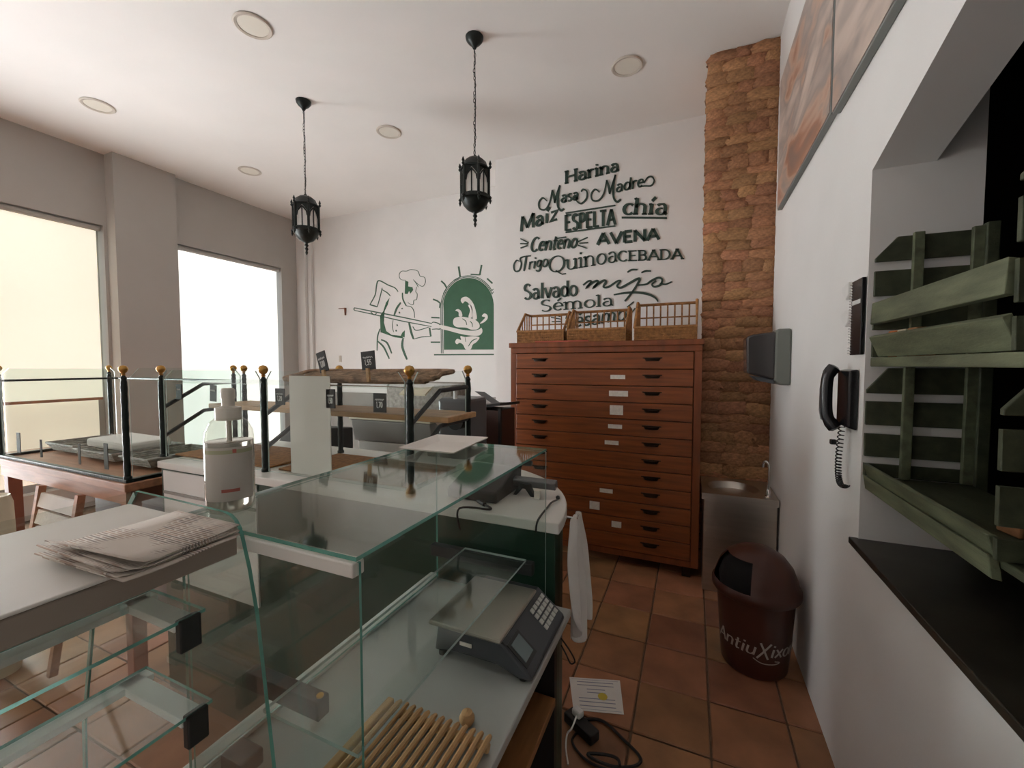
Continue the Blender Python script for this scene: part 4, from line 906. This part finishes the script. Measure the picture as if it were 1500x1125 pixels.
# bread-cutting board of slats
bb = root('slatted_bread_board', 'pale wooden slatted bread board on the worktop near the viewer', 'board', (-.42, .50, WZ))
NS = 13
MB().tube([(-.525, .625, WZ+.012), (-.315, .625, WZ+.012)], .008, 8).build('cross_dowel', 'pale', bb); MB().tube([(-.525, .405, WZ+.012), (-.315, .405, WZ+.012)], .008, 8).build('cross_dowel', 'pale', bb)
for i in range(NS):
    x = -.515+i*.0163
    MB().tube([(x, .392, WZ+.022), (x, .632, WZ+.022), (x, .640, WZ+.020)], [.0055, .0055, .004], 7).build('slat', 'pale', bb, smooth=True)
MB().box(-.545, -.530, .39, .64, WZ+.001, WZ+.022).build('side_rail', 'pale', bb, bevel=.003)
kp = PZ(684, 1052, WZ+.014)
tag(MB().lathe([(.004, .0005), (.010, .003), (.0145, .011), (.0145, .017), (.010, .026), (.003, .028)], (kp.x, kp.y, WZ), 20).torus((kp.x, kp.y, WZ+.014), .0146, .0012, 'x', 20, 4).build('wooden_knob', 'pale', loc=(kp.x, kp.y, WZ), smooth=True), 'small round wooden knob beside the slatted bread board', 'knob')
# things on the rounded counter end
rg_ = root('card_terminal', 'black cash terminal partly under the glass top on the counter', 'terminal', (-.66, 1.30, LZ))
MB().prism([(1.20, LZ+.001), (1.42, LZ+.001), (1.42, LZ+.075), (1.36, LZ+.085), (1.20, LZ+.035)], 'x', -.76, -.575).build('terminal_body', 'cap', rg_, bevel=.006)
MB().obox((-.60, 1.40, LZ+.098), (.07, .05, .03), (.1, .3, .4)).obox((-.555, 1.41, LZ+.092), (.05, .02, .02), (0, 0, .1)).build('terminal_head', 'cap', rg_, bevel=.006)
br = root('barcode_stand', 'dark grey scanner bar on a small forked stand on the rounded counter end', 'scanner', (-.50, 1.34, LZ))
MB().obox((-.495, 1.345, LZ+.042), (.155, .03, .026), (.25, 0, 0)).build('scanner_bar', 'phonegrey', br, bevel=.003)
MB().prism([(-.565, LZ+.001), (-.553, LZ+.001), (-.532, LZ+.026), (-.520, LZ+.026), (-.500, LZ+.001), (-.485, LZ+.001), (-.505, LZ+.042), (-.54, LZ+.042)], 'y', 1.315, 1.33).build('forked_foot', 'bar', br)
MB().box(-.482, -.463, 1.30, 1.312, LZ+.001, LZ+.028).build('white_tag', 'card', br)
tag(MB().tube(smoothline([PZ(670, 728, LZ+.004), PZ(700, 733, LZ+.005), PZ(708, 738, LZ+.006), PZ(718, 746, LZ+.004), Vector((-.66, 1.112, LZ+.004)), Vector((-.655, 1.105, LZ-.06))], 6), .0035, 6).tube([PZ(701, 734, LZ+.007), PZ(710, 739, LZ+.007)], .007, 8).build('thin_cable', 'cable', loc=PZ(690, 733, LZ)), 'thin black cable with plug lying across the counter edge', 'cable')
tag(MB().tube(smoothline([Vector((-.405, 1.108, LZ-.03)), Vector((-.400, 1.112, LZ+.006)), PZ(803, 742, LZ+.006), PZ(808, 736, LZ+.010), PZ(816, 732, LZ+.008)], 6), .003, 6).lathe([(.002, 0), (.007, .004), (.007, .010), (.002, .014)], PZ(817, 732, LZ+.001), 10).build('thin_cable', 'cable', loc=PZ(810, 738, LZ)), 'short black cable curling over the rounded counter end', 'cable')
# cloth hanging from the counter end
cl = MB(); cols, rows_ = 15, 14
prof = [(0, .028), (.08, .030), (.16, .045), (.3, .062), (.55, .060), (.8, .062), (1, .052)]
vs_ = []
for r_ in range(rows_+1):
    t = r_/rows_
    for i in range(len(prof)-1):
        if prof[i][0] <= t <= prof[i+1][0]: wv = prof[i][1]+(prof[i+1][1]-prof[i][1])*(t-prof[i][0])/(prof[i+1][0]-prof[i][0]); break
    zz = LZ-.005-t*.40
    for c in range(cols+1):
        u = c/cols-.5
        fold = .016*math.sin(u*15+t*2.0)*(.4+t)+.006*math.sin(u*31+1)
        zdrop = (.05*abs(u)*2 if t > .7 else 0)*(t-.7)/.3 + (.05*math.sin(u*9)*(t-.6) if t > .6 else 0)
        vs_.append((-.318+fold+t*.012, 1.235+u*wv*2.7+.015*t, zz+zdrop))
cl.add(vs_, [(r_*(cols+1)+c, r_*(cols+1)+c+1, (r_+1)*(cols+1)+c+1, (r_+1)*(cols+1)+c) for r_ in range(rows_) for c in range(cols)])
o = cl.build('hanging_cloth', 'cloth', loc=(-.318, 1.235, LZ), smooth=True); md = o.modifiers.new('thick', 'SOLIDIFY'); md.thickness = .003; md = o.modifiers.new('sub', 'SUBSURF'); md.levels = md.render_levels = 1
tag(o, 'crumpled white cloth hanging from the rounded counter end', 'cloth')
tag(MB().tube([(-.352, 1.235, LZ-.02), (-.318, 1.235, LZ-.02), (-.312, 1.235, LZ-.005)], .004, 8).build('cloth_hook', 'chrome', loc=(-.33, 1.235, LZ-.02)), 'small hook holding the hanging white cloth', 'hook')
# on the floor
c4 = [PZ(*p, .002) for p in ((834, 992), (908, 997), (914, 1047), (840, 1040))]; cc = sum(c4, Vector())/4
ce = root('certificate', 'white printed certificate sheet with a yellow seal on the floor', 'paper', (cc.x, cc.y, .002))
MB().add([Vector((p.x, p.y, zz)) for zz in (.0022, .0032) for p in c4], [(3, 2, 1, 0), (4, 5, 6, 7), (0, 1, 5, 4), (1, 2, 6, 5), (2, 3, 7, 6), (3, 0, 4, 7)]).build('sheet', 'paper', ce)
def onsheet(u, v, d=.0036):
    p = (c4[0]*(1-u)+c4[1]*u)*(1-v)+(c4[3]*(1-u)+c4[2]*u)*v; return Vector((p.x, p.y, d))
mb = MB()
for v in (.12, .22, .34, .44, .62, .72, .84):
    L = .18 if v in (.34, .44) else .36
    mb.add([onsheet(.5-L, v), onsheet(.5+L, v), onsheet(.5+L, v+.025), onsheet(.5-L, v+.025)], [(0, 1, 2, 3)])
for q in (((.04, .05), (.96, .05), (.96, .06), (.04, .06)), ((.04, .94), (.96, .94), (.96, .95), (.04, .95))): mb.add([onsheet(*p) for p in q], [(0, 1, 2, 3)])
mb.build('printed_lines', 'ink', ce)
p = onsheet(.62, .55, .0037); MB().lathe([(.022, 0), (.022, .0006), (.001, .0007)], p, 20).build('seal', 'yellow', ce)
ps = root('power_strip', 'black power strip with white plug and looped black leads on the floor', 'power strip', PZ(855, 1075, 0))
a, b_ = PZ(832, 1052, 0), PZ(872, 1090, 0); cc = (a+b_)/2; an = math.atan2(b_.y-a.y, b_.x-a.x)
MB().obox((cc.x, cc.y, .022), ((b_-a).length, .055, .042), (0, 0, an)).build('strip_body', 'cap', ps, bevel=.006)
MB().obox((cc.x-.02, cc.y+.02, .058), (.045, .035, .03), (0, 0, an)).build('plug', 'plasticw', ps, bevel=.008)
MB().tube(smoothline([(cc.x-.02, cc.y+.02, .06), PZ(838, 1066, .05), PZ(831, 1075, .02), PZ(829, 1095, .006), PZ(832, 1120, .006)], 6), .0035, 6).build('plug_lead', 'plasticw', ps)
fz = lambda *q: [PZ(x, y, .006+.002*i) for i, (x, y) in enumerate(q)]
(MB().tube(smoothline(fz((868, 1088), (845, 1060), (880, 1055), (915, 1085), (938, 1110), (930, 1122), (900, 1123), (870, 1112), (862, 1104), (890, 1106), (905, 1112), (908, 1122)), 8), .006, 7).build('power_lead', 'cable', ps))
(MB().tube(smoothline(fz((848, 1070), (838, 1085), (850, 1105), (870, 1120), (900, 1130)), 8), .005, 7).build('power_lead', 'cable', ps))
tag(MB().tube(smoothline([PY(822, 935, 1.15), PY(834, 952, 1.15), PY(842, 968, 1.155), PY(836, 972, 1.16), PY(829, 958, 1.16), PY(822, 945, 1.16)], 6), .0022, 6).build('thin_cable', 'cable', loc=PY(834, 968, 1.155)), 'thin black cable loop dangling below the hanging cloth', 'cable')

# ================================================================== POST-AND-GLASS DISPLAY ON THE COUNTER
PT = 1.50
def post(par, x, y, z0, top=PT):
    MB().lathe([(.0165, z0+.001), (.0165, z0+.012), (.0125, z0+.016)]+[(.0125+.0015*((i % 2)), z0+.03+i*(top-z0-.06)/14) for i in range(15)]+[(.010, top-.02), (.013, top-.012), (.008, top-.004), (.007, top)], (x, y, 0), 12).build('post', 'postblk', par, smooth=True)
    MB().lathe([(.006, 0), (.009, .006), (.006, .010), (.0145, .018), (.019, .028), (.0185, .036), (.012, .046), (.002, .049)], (x, y, top), 16).build('brass_ball', 'brass', par, smooth=True)
dsy = root('counter_display', 'glass counter display with black posts and brass balls', 'display', (-1.64, 1.4, LZ))
FX = (-2.380, -1.648, -.903); Y0, Y1 = 1.19, 1.60
for x in FX: post(dsy, x, Y0, LZ); post(dsy, x, Y1, LZ)
for x in FX:
    for z_ in (1.345, 1.205):
        MB().tube([(x, Y0+.01, z_), (x, Y0+.19, z_+.105), (x, Y1-.01, z_+.110)], .0095, 6).build('bracket_arm', 'bar', dsy)
def cpane(par, x0, x1, y, z0, z1, ch=.035, ax='y'):
    MB().prism([(x0, z0), (x1, z0), (x1, z1-ch), (x1-ch*.8, z1), (x0+ch*.8, z1), (x0, z1-ch)], ax, y-.003, y+.003, 0, 1).build('glass_pane', ['dglass', 'gedge2'], par)
for a, b_ in zip(FX[:-1], FX[1:]): cpane(dsy, a+.02, b_-.02, Y0, LZ+.004, 1.525)
for x in (FX[0], FX[2]): cpane(dsy, Y0+.02, Y1-.02, x, LZ+.004, 1.525, ax='x')
MB().box(FX[0], FX[2], Y0+.045, Y1-.012, 1.462, 1.468).build('shelf_pane', ['glass'], dsy)
MB().box(FX[0]+.02, FX[2]+.03, Y0+.20, Y1+.02, 1.322, 1.345).build('wooden_shelf', 'board', dsy, bevel=.003)
tag(MB().box(-2.36, -1.68, 1.225, 1.56, LZ+.001, LZ+.010).build('woven_mat', 'mat_', loc=(-2, 1.4, LZ), bevel=.004), 'orange-brown woven mat in the left half of the counter display', 'mat', 'woven mats on the counter')
tag(MB().box(-1.62, -.94, 1.225, 1.56, LZ+.001, LZ+.010).build('woven_mat', 'mat_', loc=(-1.3, 1.4, LZ), bevel=.004), 'orange-brown woven mat in the right half behind the glass top', 'mat', 'woven mats on the counter')
q0, q1 = PY(421, 600, 1.205), PY(480, 600, 1.205)
tag(MB().box(q0.x, q1.x, 1.216, 1.220, LZ+.002, PY(450, 551, 1.205).z).build('white_board', 'paper', loc=((q0.x+q1.x)/2, 1.205, LZ)), 'tall white sheet standing behind the glass of the counter display', 'sheet')
# rough wicker tray lying on the display top
wk = root('wicker_tray', 'long rough brown wicker tray on top of the counter display', 'tray', (-1.25, 1.45, 1.468))
mb = MB()
for i in range(15):
    t = i/14; yy_ = 1.36+.16*t
    mb.tube(smoothline([(-1.72+random.uniform(-.02, .02), yy_, 1.478+.035*t), (-1.5, yy_+random.uniform(-.006, .006), 1.480+.035*t), (-1.2, yy_, 1.478+.035*t+random.uniform(0, .006)), (-.97+random.uniform(-.03, .02), yy_, 1.484+.035*t)], 3), .0085, 5)
mb.build('woven_base', 'wickerd', wk, kind='stuff')
MB().tube(smoothline([(-1.73, 1.355, 1.484), (-1.4, 1.352, 1.486), (-.96, 1.357, 1.492), (-.945, 1.45, 1.512), (-.96, 1.53, 1.525), (-1.4, 1.535, 1.522), (-1.73, 1.53, 1.522), (-1.745, 1.44, 1.505)], 4, True), .010, 6, 0, True).build('rim', 'wickerd', wk, smooth=True)
# price signs
def sign(px, py, w_, h_, Y, tilt, label, txt, peg=True, scr=None):
    c = PY(px, py, Y); s_ = (c-EYE).dot(FWD)/F; ww, hh = w_*s_, h_*s_
    rt = root('price_sign', label, 'sign', (c.x, Y, c.z), 'small black chalk price signs')
    mt = Matrix.Rotation(tilt, 3, 'Y')
    def T(x, z_, d): return Vector((c.x, Y-d, c.z))+mt @ Vector((x, 0, z_))
    MB().add([T(x, z_, d) for d in (0, .004) for z_ in (-hh/2, hh/2) for x in (-ww/2, ww/2)], [(0, 2, 3, 1), (4, 5, 7, 6), (0, 1, 5, 4), (2, 6, 7, 3), (0, 4, 6, 2), (1, 3, 7, 5)]).build('chalk_board', 'chalk', rt)
    if txt: word(rt, txt, (-ww*.26, -hh*.24), (ww*.26, -hh*.24), hh*.28, lambda x, y, d: T(x, y, .0045+d), hh*.05, depth=.0006, up=(0, 1), matname='chalkw', name='price')
    mb = MB(); ribbon2(mb, [(-ww*.36+ww*.72*i/16, hh*.17+hh*.05*math.sin(i*2.3+w_)) for i in range(17)], lambda t, s: hh*.028, lambda x, y, d: T(x, y, .0045+d), .0006); mb.build('chalk_writing', 'chalkw', rt)
    if peg: MB().add([T(x, z_, d) for d in (.004, .014) for z_ in (-hh*.5-.05, -hh*.42) for x in (-.007, .007)], [(0, 2, 3, 1), (4, 5, 7, 6), (0, 1, 5, 4), (2, 6, 7, 3), (0, 4, 6, 2), (1, 3, 7, 5)]).build('clip_peg', 'pale', rt)
    return rt
sign(473, 530, 17, 30, 1.345, R(-16), 'tilted black price sign clipped left on the rough wicker tray', '1,80')
sign(540, 528, 25, 27, 1.345, R(-5), 'upright black price sign reading 1,55 clipped on the rough wicker tray', '1,55')
sign(557, 590, 23, 28, 1.21, 0, 'black price sign reading 1,70 hanging behind the glass near the nearest post', '1,70', False)
sign(485, 584, 17, 28, 1.22, 0, 'black price sign hanging behind glass at the right edge of the white sheet', '1,50', False)
sign(411, 581, 19, 24, 1.22, 0, 'black price sign hanging behind glass between post and white sheet', '1,20', False)
sign(263, 574, 13, 22, 1.25, 0, 'black price sign hanging right of the leftmost counter post', '', False)
sign(313, 576, 14, 24, 1.30, R(4), 'black and red price sign hanging above the pump bottle', '', False)

# ================================================================== LEFT DISPLAY TABLE
TZ = 1.0
tb_ = root('display_table', 'wooden display table with black posts and glass sides at the left', 'table', (-3.24, 1.42, 0))
TX0, TX1, TY0, TY1 = -3.86, -2.475, 1.085, 1.66
MB().box(TX0-.20, TX1+.04, TY0-.03, TY1+.03, TZ-.05, TZ-.012).build('table_top', 'tablewood', tb_, bevel=.004)
MB().box(TX0-.02, TX1+.02, TY0-.015, TY0+.012, TZ-.012, TZ+.004).box(TX0-.02, TX1+.02, TY1-.012, TY1+.015, TZ-.012, TZ+.004).box(TX1-.012, TX1+.02, TY0+.012, TY1-.012, TZ-.012, TZ+.004).box(TX0-.02, TX0+.012, TY0+.012, TY1-.012, TZ-.012, TZ+.004).build('black_base_rail', 'postblk', tb_, bevel=.002)
MB().box(TX0, TX1, TY0-.01, TY0+.012, TZ-.12, TZ-.051).build('apron', 'tablewood', tb_, bevel=.002); MB().box(TX1-.025, TX1, TY0+.012, TY1, TZ-.12, TZ-.051).build('apron', 'redwood', tb_, bevel=.002)
for x in (TX0+.03, TX1-.045):
    for y in (TY0+.03, TY1-.03): MB().box(x-.03, x+.03, y-.03, y+.03, .001, TZ-.121 if y < 1.2 else TZ-.051).build('leg', 'redwood', tb_, bevel=.003)
MB().box(-3.30, TX1-.08, TY0+.20, TY0+.22, .25, TZ-.125).build('back_panel', 'bluegrey', tb_)
for x, y in ((TX0, TY0), (TX0-.12, TY1), (TX1, TY0), (TX1-.09, TY1)): post(tb_, x, y, TZ+.004)
cpane(tb_, TX0+.02, TX1-.02, TY0, TZ+.006, 1.53, .01); cpane(tb_, TY0+.02, TY1-.02, TX1, TZ+.006, 1.535, .05, 'x'); cpane(tb_, TY0+.02, TY1-.02, TX0, TZ+.006, 1.53, .03, 'x')
MB().tube([(TX0, TY1, 1.455), (TX1, TY1, 1.455)], .007, 6).build('rail_rod', 'postblk', tb_); MB().tube([(TX0, TY0, 1.455), (TX0, TY1, 1.455)], .007, 6).build('rail_rod', 'postblk', tb_)
def wtray(x0, x1, y0, y1, z0, label, rz=0):
    rt = root('grey_tray', label, 'tray', ((x0+x1)/2, (y0+y1)/2, z0), 'grey woven trays on the left table', rz)
    mb = MB()
    for i in range(5): e = .006*i; mb.tube([(x0-e, y0-e, z0+.008+i*.010), (x1+e, y0-e, z0+.008+i*.010), (x1+e, y1+e, z0+.008+i*.010), (x0-e, y1+e, z0+.008+i*.010), (x0-e, y0-e, z0+.008+i*.010)], .0065, 5, 0, False)
    mb.build('woven_side', 'greyweave', rt, kind='stuff'); MB().box(x0, x1, y0, y1, z0+.001, z0+.012).build('tray_base', 'greyweave', rt)
wtray(-3.35, -2.97, 1.25, 1.56, TZ+.004, 'grey woven tray in the middle of the left table'); wtray(-2.85, -2.62, 1.25, 1.56, TZ+.004, 'grey woven tray beside the near right post of the left table')
wtray(-3.78, -3.48, 1.28, 1.56, TZ+.004, 'grey woven tray at the left end of the left table')
tag(MB().obox((-3.15, 1.40, TZ+.082), (.36, .24, .05), (0, .05, .12)).build('folded_cloth', 'paper', loc=(-3.15, 1.44, TZ+.05), bevel=.015), 'folded pale cloth lying in the middle grey tray', 'cloth')
for px, py, w_, h_, lb in ((27, 640, 12, 17, 'leftmost small dark tag standing on the left table'), (60, 650, 6, 16, 'thin slanted dark tag on the left table'), (116, 656, 6, 15, 'thin grey tag at the middle of the left table'), (155, 658, 10, 20, 'small dark tag beside the near right post of the left table')):
    c = PY(px, py, 1.14); s_ = 1.9/F
    tag(MB().obox((c.x, 1.14, (TZ+.006+c.z+h_*s_/2)/2), (w_*s_, .004, c.z+h_*s_/2-TZ-.006), (0, .0, .1)).build('price_tag', 'phonegrey', loc=(c.x, 1.14, TZ+.005), bevel=.0015), lb, 'tag', 'small tags on the left table')
# newspaper rack and cream cylinder under the table
nr_ = root('paper_rack', 'slanted wooden rack with folded papers leaning at the left table', 'rack', (-3.10, 1.02, .001))
def lean(x, t, d=0): return Vector((x, .97+.09*t-d, .35+.58*t))
P0, P1 = PY(42, 800, 1.0).x+.02, PY(98, 760, 1.0).x
for x in (P0, P1): MB().tube([lean(x, -.55), lean(x, .93)], .022, 4).build('side_rail', 'tablewood', nr_)
for i in range(6):
    t = .0+.15*i
    MB().add([lean(P0+.02, t, .012), lean(P1-.02, t, .012), lean(P1-.02, t+.12, .004), lean(P0+.02, t+.12, .004), lean(P0+.02, t, -.004), lean(P1-.02, t, -.004), lean(P1-.02, t+.12, -.008), lean(P0+.02, t+.12, -.008)], [(0, 1, 2, 3), (7, 6, 5, 4), (0, 4, 5, 1), (1, 5, 6, 2), (2, 6, 7, 3), (3, 7, 4, 0)]).build('folded_paper', 'paper' if i % 2 else 'card', nr_)
sx = PY(2, 740, .86).x
tag(MB().lathe([(.075, .001), (.08, .02), (.085, .60), (.08, .86), (.07, .90), (.06, .89)], (sx-.075, .84, 0), 28).build('cream_cylinder', 'cream', loc=(sx-.075, .84, 0), smooth=True), 'tall cream cylinder at the left picture edge', 'bin')

# ================================================================== BEHIND THE COUNTER
db = root('brown_crate', 'dark brown box stand with a raised black flap left of the drawer cabinet', 'box', (-1.34, 2.72, 0))
MB().box(-1.470, -1.215, 2.60, 2.86, .001, 1.235).build('box_body', 'darkbrown', db, bevel=.004)
MB().box(-1.228, -1.208, 2.595, 2.62, .001, 1.25).box(-1.50, -1.465, 2.595, 2.63, .001, 1.33).build('corner_strip', 'cap', db, bevel=.002)
MB().add([(-1.49, 2.58, 1.232), (-1.205, 2.58, 1.272), (-1.18, 2.87, 1.262), (-1.49, 2.87, 1.232), (-1.49, 2.58, 1.250), (-1.205, 2.58, 1.290), (-1.18, 2.87, 1.280), (-1.49, 2.87, 1.250)], [(3, 2, 1, 0), (4, 5, 6, 7), (0, 1, 5, 4), (1, 2, 6, 5), (2, 3, 7, 6), (3, 0, 4, 7)]).build('box_top', 'cap', db)
q = [PY(695, 573, 2.75), PY(709, 574, 2.75), PY(738, 594, 2.66), PY(722, 592, 2.66)]
MB().add([Vector(p)+Vector((0, d, 0)) for d in (0, .008) for p in q], [(3, 2, 1, 0), (4, 5, 6, 7), (0, 1, 5, 4), (1, 2, 6, 5), (2, 3, 7, 6), (3, 0, 4, 7)]).build('raised_flap', 'phonegrey', db)
bc2 = root('back_counter', 'grey back counter along the recessed mural wall', 'counter', (-3.6, 4.75, 0))
MB().box(-4.9, -2.3, 4.45, YM-.025, .001, .86).build('counter_body', 'dado', bc2, bevel=.004); MB().box(-4.92, -2.28, 4.42, YM-.025, .862, .90).build('counter_top', 'counter', bc2, bevel=.004)
cs = root('cream_food_case', 'cream wedge-shaped food case seen through the counter display', 'case', (-1.75, 2.4, 0))
MB().box(-2.15, -1.57, 2.25, 2.75, .001, 1.02).build('case_stand', 'whitemetal', cs, bevel=.006)
MB().prism([(2.25, 1.022), (2.75, 1.022), (2.75, 1.22), (2.30, 1.20), (2.22, 1.17)], 'x', -2.19, -1.53).build('sloped_body', 'dado', cs, bevel=.006)
MB().box(-2.20, -1.52, 2.21, 2.28, 1.175, 1.205).build('front_rail', 'cream', cs, bevel=.006)
MB().box(-2.15, -1.57, 2.55, 2.75, 1.222, 1.42).build('upper_box', 'greyweave', cs, bevel=.006); MB().obox((-1.80, 2.45, 1.37), (.22, .12, .012), (.5, 0, 0)).build('cream_flap', 'cream', cs)
pn = root('label_printer', 'black desktop printer with a white label behind the counter display', 'printer', (-2.2, 2.1, 0))
MB().box(-2.42, -2.12, 1.85, 2.15, .001, .985).build('printer_stand', 'whitemetal', pn, bevel=.004)
MB().prism([(1.83, .987), (2.15, .987), (2.15, 1.13), (1.97, 1.15), (1.83, 1.04)], 'x', -2.45, -2.10).build('printer_body', 'cap', pn, bevel=.008)
MB().add([(-2.24, 1.835+.14*t-.004, 1.045+.11*t+.003) for t in (.25, .8)]+[(-2.13, 1.835+.14*t-.004, 1.045+.11*t+.003) for t in (.8, .25)], [(0, 1, 2, 3)]).build('paper_label', 'plasticw', pn)
cf = root('coffee_machine', 'dark coffee machine with a chrome drum behind the nearest counter post', 'machine', (-1.28, 2.1, 0))
MB().box(-1.42, -1.12, 2.0, 2.3, .001, 1.0).build('machine_stand', 'dado', cf, bevel=.004)
MB().box(-1.36, -1.15, 2.05, 2.28, 1.002, 1.36).build('machine_body', 'phonegrey', cf, bevel=.02)
MB().tube([(-1.30, 2.0, 1.25), (-1.30, 2.06, 1.25)], .05, 20).build('chrome_drum', 'chrome', cf, smooth=True); MB().tube([(-1.20, 1.98, 1.24), (-1.20, 2.06, 1.24)], .05, 20).build('black_drum', 'cap', cf, smooth=True)
MB().tube([(-1.22, 2.02, 1.36), (-1.22, 2.02, 1.42)], .012, 8).build('white_knob', 'plasticw', cf)
